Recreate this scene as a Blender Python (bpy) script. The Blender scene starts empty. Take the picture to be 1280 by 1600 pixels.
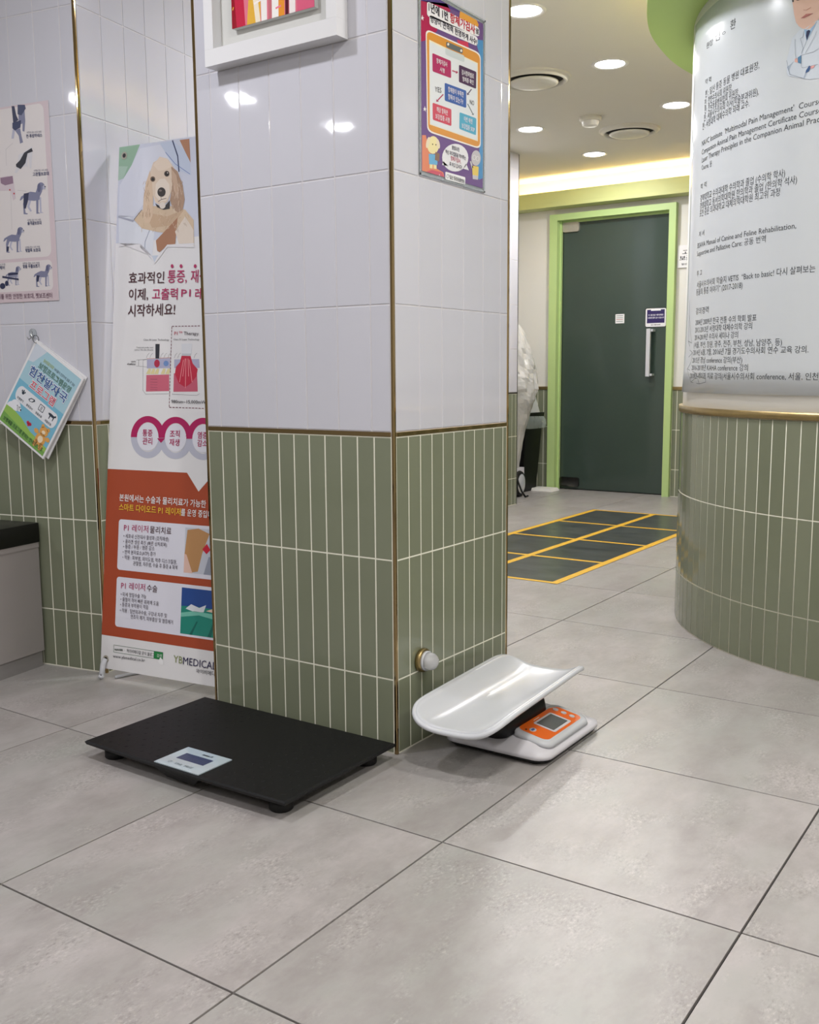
import bpy, bmesh, math, random
from mathutils import Vector, Matrix, noise

# ---------------------------------------------------------------- camera, world, exposure
SC = bpy.context.scene
COL = SC.collection
F_PX = 1562.92; PITCH = math.radians(7.910); ROLL = math.radians(-0.4186); TH = math.radians(55.60)
CAM = Vector((1.380, -1.953, 0.944))

def ray(x, y):
    """direction of the photo pixel (1280x1600 frame) in world axes"""
    dx, dy = x - 640.0, y - 800.0
    cr, sr = math.cos(ROLL), math.sin(ROLL)
    X = (cr*dx + sr*dy)/F_PX; Y = (-sr*dx + cr*dy)/F_PX
    c, s = math.cos(PITCH), math.sin(PITCH)
    yy = c - Y*s; zz = -s - Y*c
    return Vector((X*math.sin(TH) - yy*math.cos(TH), X*math.cos(TH) + yy*math.sin(TH), zz))

cam = bpy.data.cameras.new('camera'); cam.sensor_fit = 'HORIZONTAL'; cam.sensor_width = 36.0
cam.lens = F_PX/1280.0*36.0; cam.clip_start = 0.02; cam.clip_end = 60
camo = bpy.data.objects.new('camera', cam); COL.objects.link(camo)
fw = ray(640, 800); rt = (ray(641, 800) - fw).normalized(); up = (ray(640, 799) - fw).normalized(); fwn = fw.normalized()
camo.matrix_world = Matrix(((rt.x, up.x, -fwn.x, CAM.x), (rt.y, up.y, -fwn.y, CAM.y), (rt.z, up.z, -fwn.z, CAM.z), (0, 0, 0, 1)))
SC.camera = camo
world = bpy.data.worlds.new('world'); SC.world = world; world.use_nodes = True
world.node_tree.nodes['Background'].inputs[0].default_value = (0.9, 0.93, 1.0, 1)
world.node_tree.nodes['Background'].inputs[1].default_value = 0.05
SC.view_settings.view_transform = 'Standard'; SC.view_settings.look = 'None'
SC.view_settings.exposure = 0.06; SC.view_settings.gamma = 1.0; SC.view_settings.use_curve_mapping = False
LAMP_W = 11.0
CEIL = 2.43
random.seed(7)

# ---------------------------------------------------------------- helpers
def lin(c):
    return tuple((v/255/12.92 if v/255 <= 0.04045 else ((v/255 + 0.055)/1.055)**2.4) for v in c)

def mat(name, rgb, rough=0.5, metal=0.0, var=0.0, vscale=6.0, bump=0.0, bscale=20.0, coat=0.0, spec=0.5, perobj=0.0, emit=None, estr=0.0, stretch=(1, 1, 1), trans=0.0, ior=1.45, alpha=1.0, rgb2=None, detail=4.0):
    m = bpy.data.materials.new(name); m.use_nodes = True
    nt = m.node_tree; b = nt.nodes['Principled BSDF']
    base = (*lin(rgb), 1)
    b.inputs['Base Color'].default_value = base
    b.inputs['Roughness'].default_value = rough; b.inputs['Metallic'].default_value = metal
    b.inputs['Coat Weight'].default_value = coat; b.inputs['Coat Roughness'].default_value = 0.05
    b.inputs['Specular IOR Level'].default_value = spec
    b.inputs['Transmission Weight'].default_value = trans; b.inputs['IOR'].default_value = ior
    b.inputs['Alpha'].default_value = alpha
    if emit:
        b.inputs['Emission Color'].default_value = (*lin(emit), 1); b.inputs['Emission Strength'].default_value = estr
    if var or bump or perobj:
        tc = nt.nodes.new('ShaderNodeTexCoord'); mp = nt.nodes.new('ShaderNodeMapping')
        mp.inputs['Scale'].default_value = stretch
        oi = nt.nodes.new('ShaderNodeObjectInfo')
        mul = nt.nodes.new('ShaderNodeMath'); mul.operation = 'MULTIPLY'; mul.inputs[1].default_value = 37.0
        nt.links.new(oi.outputs['Random'], mul.inputs[0])
        nt.links.new(tc.outputs['Object'], mp.inputs['Vector']); nt.links.new(mul.outputs[0], mp.inputs['Location'])
        if var or perobj:
            n = nt.nodes.new('ShaderNodeTexNoise'); n.inputs['Scale'].default_value = vscale; n.inputs['Detail'].default_value = detail
            n.inputs['Roughness'].default_value = 0.62
            nt.links.new(mp.outputs[0], n.inputs['Vector'])
            mx = nt.nodes.new('ShaderNodeMix'); mx.data_type = 'RGBA'
            rmp = nt.nodes.new('ShaderNodeMapRange'); rmp.inputs['From Min'].default_value = 0.3; rmp.inputs['From Max'].default_value = 0.7
            nt.links.new(n.outputs['Fac'], rmp.inputs['Value']); nt.links.new(rmp.outputs[0], mx.inputs['Factor'])
            r2 = lin(rgb2) if rgb2 else tuple(v*(1 - var) for v in base[:3])
            mx.inputs['A'].default_value = base; mx.inputs['B'].default_value = (*r2, 1)
            out = mx.outputs['Result']
            if perobj:
                hs = nt.nodes.new('ShaderNodeHueSaturation')
                mr = nt.nodes.new('ShaderNodeMapRange'); mr.inputs['To Min'].default_value = 1 - perobj; mr.inputs['To Max'].default_value = 1 + perobj
                nt.links.new(oi.outputs['Random'], mr.inputs['Value']); nt.links.new(mr.outputs[0], hs.inputs['Value'])
                nt.links.new(out, hs.inputs['Color']); out = hs.outputs['Color']
            nt.links.new(out, b.inputs['Base Color'])
        if bump:
            n2 = nt.nodes.new('ShaderNodeTexNoise'); n2.inputs['Scale'].default_value = bscale; n2.inputs['Detail'].default_value = 2.0
            nt.links.new(mp.outputs[0], n2.inputs['Vector'])
            bp = nt.nodes.new('ShaderNodeBump'); bp.inputs['Strength'].default_value = bump; bp.inputs['Distance'].default_value = 0.01
            nt.links.new(n2.outputs['Fac'], bp.inputs['Height']); nt.links.new(bp.outputs[0], b.inputs['Normal'])
    return m

def print_mat(name, rough=0.35, grain=0.0):
    m = bpy.data.materials.new(name); m.use_nodes = True
    nt = m.node_tree; b = nt.nodes['Principled BSDF']
    a = nt.nodes.new('ShaderNodeVertexColor'); a.layer_name = 'ink'
    out = a.outputs['Color']
    nt.links.new(out, b.inputs['Base Color'])
    b.inputs['Roughness'].default_value = rough
    return m

M = {
 'white_tile': mat('glazed_white_tile', (205, 205, 214), 0.045, bump=0.05, bscale=9, var=0.02, vscale=3, perobj=0.012),
 'green_tile': mat('glazed_sage_tile', (128, 133, 112), 0.09, bump=0.03, bscale=9, var=0.06, vscale=5, perobj=0.03),
 'grout_white': mat('pale_grout', (212, 209, 212), 0.7, var=0.05, vscale=40),
 'grout_green': mat('cream_grout', (240, 238, 222), 0.75, var=0.06, vscale=40),
 'brass': mat('polished_brass', (158, 136, 98), 0.07, 1.0, bump=0.02, bscale=14),
 'brass_dull': mat('brushed_brass', (168, 148, 104), 0.34, 1.0, var=0.15, vscale=30),
 'joint': mat('floor_joint', (8, 7, 7), 0.95, var=0.1),
 'slate': mat('slate_tile', (50, 54, 53), 0.3, var=0.3, vscale=5, rgb2=(80, 84, 83), perobj=0.08, stretch=(1, 2.5, 1), detail=8),
 'tape': mat('yellow_tape', (226, 178, 52), 0.45, var=0.08, vscale=20),
 'paint': mat('white_paint', (226, 224, 218), 0.6, var=0.02, vscale=2),
 'ceiling': mat('ceiling_paint', (224, 221, 208), 0.8, var=0.02, vscale=2),
 'soffit': mat('green_soffit_paint', (178, 206, 122), 0.6, var=0.03, vscale=3),
 'beam': mat('pale_green_paint', (196, 204, 140), 0.5, var=0.03, vscale=3),
 'frame_green': mat('green_door_frame', (186, 212, 142), 0.42, var=0.03, vscale=3),
 'door': mat('dark_green_glass', (62, 76, 69), 0.16, var=0.08, vscale=2, coat=0.3),
 'steel': mat('brushed_steel', (186, 180, 166), 0.4, 0.35, var=0.08, vscale=30),
 'dark_steel': mat('dark_chrome', (92, 92, 92), 0.22, 1.0, var=0.1, vscale=20),
 'plastic_white': mat('white_plastic', (202, 204, 209), 0.22, var=0.015, vscale=8),
 'plastic_base': mat('pale_grey_plastic', (214, 212, 218), 0.35, var=0.02, vscale=8),
 'plastic_black': mat('black_plastic', (12, 12, 14), 0.5, spec=0.35, var=0.2, vscale=30, bump=0.03, bscale=120),
 'rubber': mat('black_rubber', (16, 16, 17), 0.6, var=0.1),
 'orange': mat('orange_panel', (238, 108, 22), 0.35, var=0.03),
 'lcd': mat('lcd_glass', (98, 102, 100), 0.12, var=0.08, vscale=20),
 'lcd_navy': mat('navy_lcd', (42, 56, 90), 0.08, var=0.1, vscale=20, coat=0.5),
 'silver_glass': mat('silver_glass', (176, 190, 198), 0.08, var=0.03, vscale=10, coat=0.5),
 'paper': mat('paper', (232, 231, 233), 0.4, var=0.015, vscale=4),
 'sheet': mat('glossy_sheet', (208, 213, 217), 0.16, var=0.01, vscale=3, bump=0.05, bscale=5),
 'mdf_white': mat('white_lacquer', (224, 224, 226), 0.3, var=0.01),
 'mat_board': mat('grey_mat_board', (204, 204, 200), 0.7, var=0.02),
 'cushion': mat('black_leatherette', (22, 21, 22), 0.38, var=0.15, vscale=12, bump=0.08, bscale=90),
 'bench_body': mat('warm_grey_laminate', (150, 145, 143), 0.4, var=0.03, vscale=4),
 'kick': mat('grey_kick_board', (134, 131, 130), 0.45, var=0.04, vscale=4),
 'lamp_on': mat('lit_diffuser', (255, 255, 255), 0.5, emit=(255, 252, 250), estr=14.0, var=0.01),
 'lamp_ring': mat('white_ring', (232, 230, 224), 0.4, var=0.01),
 'led': mat('warm_led', (255, 214, 150), 0.5, emit=(255, 214, 158), estr=44.0, var=0.01),
 'vent': mat('vent_white', (222, 219, 206), 0.45, var=0.02),
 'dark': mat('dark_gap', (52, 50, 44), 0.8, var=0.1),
 'clear': mat('clear_acrylic', (240, 244, 246), 0.06, trans=0.85, var=0.01, ior=1.2),
 'dome': mat('frosted_clear_dome', (236, 236, 238), 0.12, trans=0.55, var=0.02, bump=0.1, bscale=120),
 'film': mat('plastic_film', (200, 199, 195), 0.22, var=0.04, vscale=7, bump=0.9, bscale=9, alpha=0.93),
 'film_clear': mat('thin_bag_film', (206, 218, 214), 0.15, var=0.05, vscale=9, bump=0.5, bscale=30, alpha=0.4),
 'print': print_mat('ink_print', 0.38),
 'print_gloss': print_mat('ink_print_gloss', 0.16),
 'hook': mat('chrome_hook', (190, 190, 192), 0.15, 1.0, var=0.02),
}

def floor_material():
    m = bpy.data.materials.new('porcelain_floor'); m.use_nodes = True; nt = m.node_tree; N = nt.nodes.new; L = nt.links.new
    b = nt.nodes['Principled BSDF']; tc = N('ShaderNodeTexCoord'); oi = N('ShaderNodeObjectInfo'); mp = N('ShaderNodeMapping'); ml = N('ShaderNodeMath'); ml.operation = 'MULTIPLY'; ml.inputs[1].default_value = 53.0
    L(oi.outputs['Random'], ml.inputs[0]); L(tc.outputs['Object'], mp.inputs['Vector']); L(ml.outputs[0], mp.inputs['Location']); mp.inputs['Scale'].default_value = (1.9, 1.0, 1.0)
    def nz(scale, detail, rough=0.6):
        n = N('ShaderNodeTexNoise'); n.inputs['Scale'].default_value = scale; n.inputs['Detail'].default_value = detail; n.inputs['Roughness'].default_value = rough; L(mp.outputs[0], n.inputs['Vector']); return n.outputs['Fac']
    def mr(x, a, c, lo=0.0, hi=1.0):
        r = N('ShaderNodeMapRange'); r.inputs['From Min'].default_value = a; r.inputs['From Max'].default_value = c; r.inputs['To Min'].default_value = lo; r.inputs['To Max'].default_value = hi; L(x, r.inputs['Value']); return r.outputs[0]
    def mix(f, A, B):
        x = N('ShaderNodeMix'); x.data_type = 'RGBA'; L(f, x.inputs['Factor'])
        for k, v in (('A', A), ('B', B)):
            if isinstance(v, tuple): x.inputs[k].default_value = (*lin(v), 1)
            else: L(v, x.inputs[k])
        return x.outputs['Result']
    c = mix(mr(nz(2.2, 5), 0.36, 0.64), (174, 168, 167), (160, 159, 155))
    c = mix(mr(nz(4.5, 9, 0.7), 0.40, 0.70), c, (148, 142, 140))
    patch = mr(nz(5.0, 4), 0.48, 0.62); fine = nz(95, 3, 0.7)
    def mul(a, c2):
        q = N('ShaderNodeMath'); q.operation = 'MULTIPLY'; L(a, q.inputs[0])
        if isinstance(c2, float): q.inputs[1].default_value = c2
        else: L(c2, q.inputs[1])
        return q.outputs[0]
    c = mix(mul(patch, mr(fine, 0.54, 0.66, 0.0, 0.55)), c, (126, 121, 118))
    c = mix(mul(patch, mr(fine, 0.46, 0.34, 0.0, 0.5)), c, (200, 195, 192))
    hs = N('ShaderNodeHueSaturation'); L(mr(oi.outputs['Random'], 0, 1, 0.97, 1.03), hs.inputs['Value']); L(c, hs.inputs['Color']); L(hs.outputs[0], b.inputs['Base Color'])
    b.inputs['Roughness'].default_value = 0.34
    bp = N('ShaderNodeBump'); bp.inputs['Strength'].default_value = 0.12; bp.inputs['Distance'].default_value = 0.004; L(mul(patch, fine), bp.inputs['Height']); L(bp.outputs[0], b.inputs['Normal'])
    return m
M['floor_tile'] = floor_material()

def obj(name, me, material=None, parent=None, smooth=False):
    o = bpy.data.objects.new(name, me); COL.objects.link(o)
    if material is not None and not me.materials: me.materials.append(M[material] if isinstance(material, str) else material)
    if parent is not None: o.parent = parent
    if smooth:
        for p in me.polygons: p.use_smooth = True
    return o

def bm_mesh(bm, name='mesh', bevel=None, seg=2, smooth=False, angle=35):
    if bevel:
        bmesh.ops.bevel(bm, geom=[e for e in bm.edges if e.calc_face_angle(0) > math.radians(angle)], offset=bevel, segments=seg, affect='EDGES', profile=0.5)
    bmesh.ops.recalc_face_normals(bm, faces=bm.faces)
    me = bpy.data.meshes.new(name); bm.to_mesh(me); bm.free()
    if smooth:
        for p in me.polygons: p.use_smooth = True
    return me

def add_box(bm, x0, x1, y0, y1, z0, z1):
    v = [bm.verts.new(p) for p in ((x0,y0,z0),(x1,y0,z0),(x1,y1,z0),(x0,y1,z0),(x0,y0,z1),(x1,y0,z1),(x1,y1,z1),(x0,y1,z1))]
    for f in ((0,3,2,1),(4,5,6,7),(0,1,5,4),(1,2,6,5),(2,3,7,6),(3,0,4,7)): bm.faces.new([v[i] for i in f])
    return v

def box(name, x0, x1, y0, y1, z0, z1, material, parent=None, bevel=None, seg=2):
    bm = bmesh.new(); add_box(bm, x0, x1, y0, y1, z0, z1)
    return obj(name, bm_mesh(bm, name, bevel, seg), material, parent)

def prism(outline, z0, z1, name='prism', bevel=None, seg=2):
    """outline: list of (x, y); vertical prism"""
    bm = bmesh.new()
    a = [bm.verts.new((x, y, z0)) for x, y in outline]; b = [bm.verts.new((x, y, z1)) for x, y in outline]
    n = len(a)
    bm.faces.new(a[::-1]); bm.faces.new(b)
    for i in range(n): bm.faces.new((a[i], a[(i+1) % n], b[(i+1) % n], b[i]))
    return bm_mesh(bm, name, bevel, seg)

def lathe(profile, seg=32, name='lathe', axis='Z', smooth=True):
    """profile: list of (r, h)"""
    bm = bmesh.new(); rings = []
    for r, h in profile:
        if r < 1e-6: rings.append([bm.verts.new((0, 0, h))])
        else: rings.append([bm.verts.new((r*math.cos(2*math.pi*k/seg), r*math.sin(2*math.pi*k/seg), h)) for k in range(seg)])
    for a, b in zip(rings, rings[1:]):
        for k in range(seg):
            k2 = (k+1) % seg
            vs = [a[k % len(a)], a[k2 % len(a)], b[k2 % len(b)], b[k % len(b)]]
            u = []
            for v in vs:
                if v not in u: u.append(v)
            if len(u) >= 3: bm.faces.new(u)
    me = bm_mesh(bm, name, None, smooth=smooth)
    return me

def tube(points, r, name='tube', seg=10):
    bm = bmesh.new(); rings = []
    n = len(points)
    for i, p in enumerate(points):
        p = Vector(p); d = (Vector(points[min(i+1, n-1)]) - Vector(points[max(i-1, 0)])).normalized()
        a = d.orthogonal().normalized() if i == 0 else (rings_a - d*rings_a.dot(d)).normalized()
        rings_a = a; b = d.cross(a)
        rings.append([bm.verts.new(p + (a*math.cos(2*math.pi*k/seg) + b*math.sin(2*math.pi*k/seg))*r) for k in range(seg)])
    for A, B in zip(rings, rings[1:]):
        for k in range(seg): bm.faces.new((A[k], A[(k+1) % seg], B[(k+1) % seg], B[k]))
    bm.faces.new(rings[0][::-1]); bm.faces.new(rings[-1])
    return bm_mesh(bm, name, smooth=True)

def rrect(x0, x1, y0, y1, r, n=6):
    out = []
    for cx, cy, a0 in ((x1-r, y1-r, 0), (x0+r, y1-r, 90), (x0+r, y0+r, 180), (x1-r, y0+r, 270)):
        for k in range(n+1):
            a = math.radians(a0 + 90*k/n); out.append((cx + r*math.cos(a), cy + r*math.sin(a)))
    return out

def empty(name, loc=(0, 0, 0), rot=None):
    o = bpy.data.objects.new(name, None); COL.objects.link(o); o.location = loc; o.empty_display_size = 0.05
    if rot: o.rotation_euler = rot
    return o

def tag(o, label, cat, group=None):
    o['label'] = label; o['category'] = cat
    if group: o['group'] = group
    return o

def struct(o, label=None):
    o['kind'] = 'structure'
    if label: o['label'] = label
    return o

# ---- flat and curved picture surfaces: pixel -> place on the surface -> point
class Plane:
    def __init__(s, o, u, v):
        s.o = Vector(o); s.u = Vector(u).normalized(); n = s.u.cross(Vector(v)).normalized(); s.n = n; s.v = n.cross(s.u)
        if (CAM - s.o).dot(s.n) < 0: s.n = -s.n
    def uv(s, x, y):
        d = ray(x, y); t = (s.o - CAM).dot(s.n)/d.dot(s.n); p = CAM + d*t - s.o
        return (p.dot(s.u), p.dot(s.v))
    def pt(s, u, v, h=0.0): return s.o + s.u*u + s.v*v + s.n*h

class Cyl:
    def __init__(s, cx, cy, r, lift=None, amin=-9.0): s.c = Vector((cx, cy)); s.r = r; s.lift = lift; s.amin = amin
    def uv(s, x, y):
        d = ray(x, y); e = CAM.xy - s.c; dd = d.xy
        a = dd.dot(dd); b = e.dot(dd); c = e.dot(e) - s.r**2; D = max(b*b - a*c, 0.0)
        t = (-b - math.sqrt(D))/a; p = CAM + d*t
        return (s.r*max(math.atan2(p.y - s.c.y, p.x - s.c.x), s.amin), p.z)
    def pt(s, u, v, h=0.0):
        a = u/s.r; r = s.r + h + (s.lift(a, v) if s.lift else 0.0)
        return Vector((s.c.x + r*math.cos(a), s.c.y + r*math.sin(a), v))

TEXTS = {}; WANT = {}; PENDING = []
def set_type():
    """all lettering is set in one go, one text block per weight, and cut into lines"""
    PITCH_Y = 3.0
    for bold, strings in WANT.items():
        c = bpy.data.curves.new('t', 'FONT'); c.body = '\n'.join(strings); c.resolution_u = 2; c.fill_mode = 'FRONT'; c.offset = bold; c.space_line = PITCH_Y
        o = bpy.data.objects.new('t', c); me = o.to_mesh()
        V = [[] for _ in strings]; Fs = [[] for _ in strings]; where = []
        for v in me.vertices:
            k = min(max(int(round((0.37 - v.co.y)/PITCH_Y)), 0), len(strings)-1); where.append((k, len(V[k]))); V[k].append((v.co.x, v.co.y + k*PITCH_Y))
        for p_ in me.polygons: Fs[where[p_.vertices[0]][0]].append([where[i][1] for i in p_.vertices])
        o.to_mesh_clear(); bpy.data.objects.remove(o); bpy.data.curves.remove(c)
        for k, t in enumerate(strings):
            x0 = min(v[0] for v in V[k]); x1 = max(v[0] for v in V[k])
            TEXTS[(t, bold)] = ([(v[0]-x0, v[1]) for v in V[k]], Fs[k], x1-x0)
    for pr_, name, parent, material in PENDING:
        for op in pr_.q: op()
        pr_.q = []; pr_.build(name, parent, material)

class Print:
    """collects flat ink shapes on a surface; positions come in as pixels of a crop (ox, oy, scale)"""
    STEP = 0.00012
    def __init__(s, surf, crop=(0, 0, 1.0)): s.s = surf; s.crop = crop; s.v = []; s.f = []; s.c = []; s.q = []; s.base = 0.0002
    def px(s, p): return (s.crop[0] + p[0]/s.crop[2], s.crop[1] + p[1]/s.crop[2])
    def uv(s, p): return s.s.uv(*s.px(p))
    def raw(s, uvs, color, layer=0, faces=None):
        k = len(s.v); c = (*lin(color), 1.0)
        for u, v in uvs: s.v.append(s.s.pt(u, v, s.base + layer*s.STEP)); s.c.append(c)
        for f in (faces or [range(len(uvs))]): s.f.append([k+i for i in f])
    def poly(s, pts, color, layer=0): s.raw([s.uv(p) for p in pts], color, layer)
    def ellipse(s, c, rx, ry, color, layer=0, n=24, a0=0, a1=360, rot=0):
        cr, sr = math.cos(math.radians(rot)), math.sin(math.radians(rot)); pts = []
        m = n if a1-a0 >= 360 else n+1
        for k in range(m):
            a = math.radians(a0 + (a1-a0)*k/n); x, y = rx*math.cos(a), ry*math.sin(a)
            pts.append((c[0] + x*cr - y*sr, c[1] + x*sr + y*cr))
        s.poly(pts, color, layer)
    def ring(s, c, rx, ry, w, color, layer=0, a0=0, a1=360, n=28):
        for k in range(n):
            q = []
            for a, f in ((k, 1), (k+1, 1), (k+1, 0), (k, 0)):
                t = math.radians(a0 + (a1-a0)*a/n); q.append((c[0] + (rx - (0 if f else w))*math.cos(t), c[1] + (ry - (0 if f else w))*math.sin(t)))
            s.poly(q, color, layer)
    def rrect(s, quad, r, color, layer=0):
        """quad: TL TR BR BL in crop pixels, r: corner radius as a fraction of the shorter side"""
        q = [Vector(p) for p in quad]; pts = []
        L = min((q[1]-q[0]).length, (q[2]-q[1]).length)*r
        for i in range(4):
            p, a, b = q[i], q[i-1], q[(i+1) % 4]
            A = p + (a-p).normalized()*L; B = p + (b-p).normalized()*L
            for k in range(6):
                t = k/5; pts.append(tuple(A*(1-t)**2 + p*2*t*(1-t) + B*t*t))
        s.poly(pts, color, layer)
    def line(s, pts, w, color, layer=0):
        for a, b in zip(pts, pts[1:]):
            A, B = Vector(s.uv(a)), Vector(s.uv(b)); d = (B-A)
            if d.length < 1e-7: continue
            n = Vector((-d.y, d.x)).normalized()*w/2; d = d.normalized()*w*0.3
            s.raw([tuple(A-n-d), tuple(B-n+d), tuple(B+n+d), tuple(A+n-d)], color, layer)
    def dash(s, a, b, n, w, color, layer=0):
        A, B = Vector(a), Vector(b)
        for k in range(n): s.line([tuple(A.lerp(B, (k+0.1)/n)), tuple(A.lerp(B, (k+0.65)/n))], w, color, layer)
    def type(s, t, A, ex, ey, color, layer, bold):
        """queue one line of lettering: A origin, ex whole width vector, ey cap height vector (surface units)"""
        WANT.setdefault(bold, {})[t] = 1; A, ex, ey = Vector(A), Vector(ex), Vector(ey)
        def op():
            s.cut(); vs, fs, w = TEXTS[(t, bold)]
            s.raw([tuple(A + ex*(x/w) + ey*(y/0.82)) for x, y in vs], color, layer, fs)
        s.q.append(op)
    def text(s, t, p0, p1, h, color, layer=3, bold=0.0):
        A, B = Vector(s.uv(p0)), Vector(s.uv(p1)); T = Vector(s.uv((p0[0], p0[1]-h)))
        d = B-A; n = Vector((-d.y, d.x)).normalized(); hh = abs((T-A).dot(n))
        s.type(t, A, d, (Vector(s.s_up) if hasattr(s, 's_up') else n)*hh, color, layer, bold)
    def cut(s):
        s.cuts = getattr(s, 'cuts', []) + [(len(s.v), len(s.f))]
    def build(s, name, parent, material='print'):
        if s.q:
            PENDING.append((s, name, parent, material)); return None
        cuts = getattr(s, 'cuts', None)
        if cuts:
            # one part for each separate piece of print
            ends = cuts[1:] + [(len(s.v), len(s.f))] if cuts[0] == (0, 0) else cuts + [(len(s.v), len(s.f))]
            a0 = f0 = 0; last = None
            V, Fc, Cc = s.v, s.f, s.c; s.cuts = None
            for a1, f1 in ends:
                if f1 > f0:
                    s.v, s.c = V[a0:a1], Cc[a0:a1]; s.f = [[i-a0 for i in f] for f in Fc[f0:f1]]; last = s.build(name, parent, material)
                a0, f0 = a1, f1
            return last
        me = bpy.data.meshes.new(name); me.from_pydata([tuple(v) for v in s.v], [], s.f)
        at = me.color_attributes.new('ink', 'FLOAT_COLOR', 'POINT')
        for i, c in enumerate(s.c): at.data[i].color = c
        me.update()
        return obj(name, me, material, parent)

def slab(name, P, u0, u1, v0, v1, th, material, parent=None, h=0.0):
    """thin board on a Plane, front face at height h"""
    bm = bmesh.new()
    c = [(u0, v0), (u1, v0), (u1, v1), (u0, v1)]
    a = [bm.verts.new(P.pt(u, v, h)) for u, v in c]; b = [bm.verts.new(P.pt(u, v, h-th)) for u, v in c]
    bm.faces.new(a); bm.faces.new(b[::-1])
    for i in range(4): bm.faces.new((a[i], b[i], b[(i+1) % 4], a[(i+1) % 4]))
    return obj(name, bm_mesh(bm, name), material, parent)

# ---- wall tiles: one shared mesh per size
TILE = {}
def tile_mesh(w, h, material, th=0.006, bev=0.0012):
    k = (round(w, 4), round(h, 4), material)
    if k not in TILE:
        bm = bmesh.new(); z = 0
        b = [bm.verts.new(p) for p in ((0, th, 0), (w, th, 0), (w, th, h), (0, th, h))]
        m = [bm.verts.new(p) for p in ((0, bev, 0), (w, bev, 0), (w, bev, h), (0, bev, h))]
        f = [bm.verts.new(p) for p in ((bev, 0, bev), (w-bev, 0, bev), (w-bev, 0, h-bev), (bev, 0, h-bev))]
        bm.faces.new(f)
        for i in range(4):
            j = (i+1) % 4
            bm.faces.new((m[i], m[j], f[j], f[i])); bm.faces.new((b[i], b[j], m[j], m[i]))
        me = bm_mesh(bm, 'tile'); me.materials.append(M[material]); TILE[k] = me
    return TILE[k]

def place_tile(name, parent, o, ux, uy, w, h, z, material):
    """o: front lower-left corner (x, y); (ux, uy): direction along the wall, to the right seen from the front"""
    t = bpy.data.objects.new(name, tile_mesh(w, h, material)); COL.objects.link(t); t.parent = parent
    # local x along wall, local y into the wall, z up
    nx, ny = -uy, ux
    t.matrix_local = Matrix(((ux, nx, 0, o[0]), (uy, ny, 0, o[1]), (0, 0, 1, z), (0, 0, 0, 1)))
    return t

G = 0.0030
def tile_wall(parent, o, u, ulines, zlines, name, material, skip=None):
    L = math.hypot(*u); ux, uy = u[0]/L, u[1]/L
    for a, b in zip(ulines, ulines[1:]):
        for c, d in zip(zlines, zlines[1:]):
            if skip and skip((a+b)/2, (c+d)/2): continue
            w, h = b-a-G, d-c-G
            if w < 0.006 or h < 0.006: continue
            s = a + G/2
            place_tile(name, parent, (o[0]+ux*s, o[1]+uy*s), ux, uy, w, h, c+G/2, material)

def steps(a, p, b, first=None):
    out = [a]; x = first if first is not None else a+p
    while x < b-0.004: out.append(x); x += p
    out.append(b); return out

WZ = [0.8035] + [0.7995 + 0.305*k for k in range(1, 6)] + [CEIL]
GZ = [0.002, 0.1905, 0.4913, 0.7915]

# ================================================================ SETTING
# floor: slab + 600 mm porcelain tiles as in the photograph
X0, Y0, S = 0.346, -0.334, 0.6
floor = struct(box('floor', -5.6, 3.6, -5.0, 5.9, -0.08, -0.008, 'joint'))
fme = None
def floor_tile_mesh():
    w = S - 0.0042; bm = bmesh.new(); bev = 0.0004; z0 = -0.008
    m = [bm.verts.new(p) for p in ((0, 0, z0), (w, 0, z0), (w, w, z0), (0, w, z0))]
    s = [bm.verts.new(p) for p in ((0, 0, -bev), (w, 0, -bev), (w, w, -bev), (0, w, -bev))]
    f = [bm.verts.new(p) for p in ((bev, bev, 0), (w-bev, bev, 0), (w-bev, w-bev, 0), (bev, w-bev, 0))]
    bm.faces.new(f)
    for i in range(4):
        j = (i+1) % 4
        bm.faces.new((s[i], s[j], f[j], f[i])); bm.faces.new((m[i], m[j], s[j], s[i]))
    me = bm_mesh(bm, 'floor_tile'); me.materials.append(M['floor_tile']); return me
fme = floor_tile_mesh()
for i in range(-9, 5):
    for j in range(-7, 10):
        x, y = X0 + S*i + 0.0021, Y0 + S*j + 0.0021
        t = bpy.data.objects.new('floor_tile', fme); COL.objects.link(t); t.parent = floor; t.location = (x, y, 0)

# dark slate tiles let into the hall floor
SX = [-1.42, -1.0, -0.58]; SY = [2.07, 2.63, 3.21, 3.81, 4.395]
sl = {}
for i in range(2):
    for j in range(4):
        w, h = SX[i+1]-SX[i], SY[j+1]-SY[j]
        bm = bmesh.new(); add_box(bm, 0, w-0.002, 0, h-0.002, -0.003, 0.0012)
        me = bm_mesh(bm, 'slate_tile', 0.0005, 1); me.materials.append(M['slate'])
        t = bpy.data.objects.new('slate_tile', me); COL.objects.link(t); t.parent = floor; t.location = (SX[i]+0.001, SY[j]+0.001, 0)

ceiling = struct(box('ceiling', -5.6, 3.6, -5.0, 5.9, CEIL, CEIL+0.1, 'ceiling'))

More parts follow.
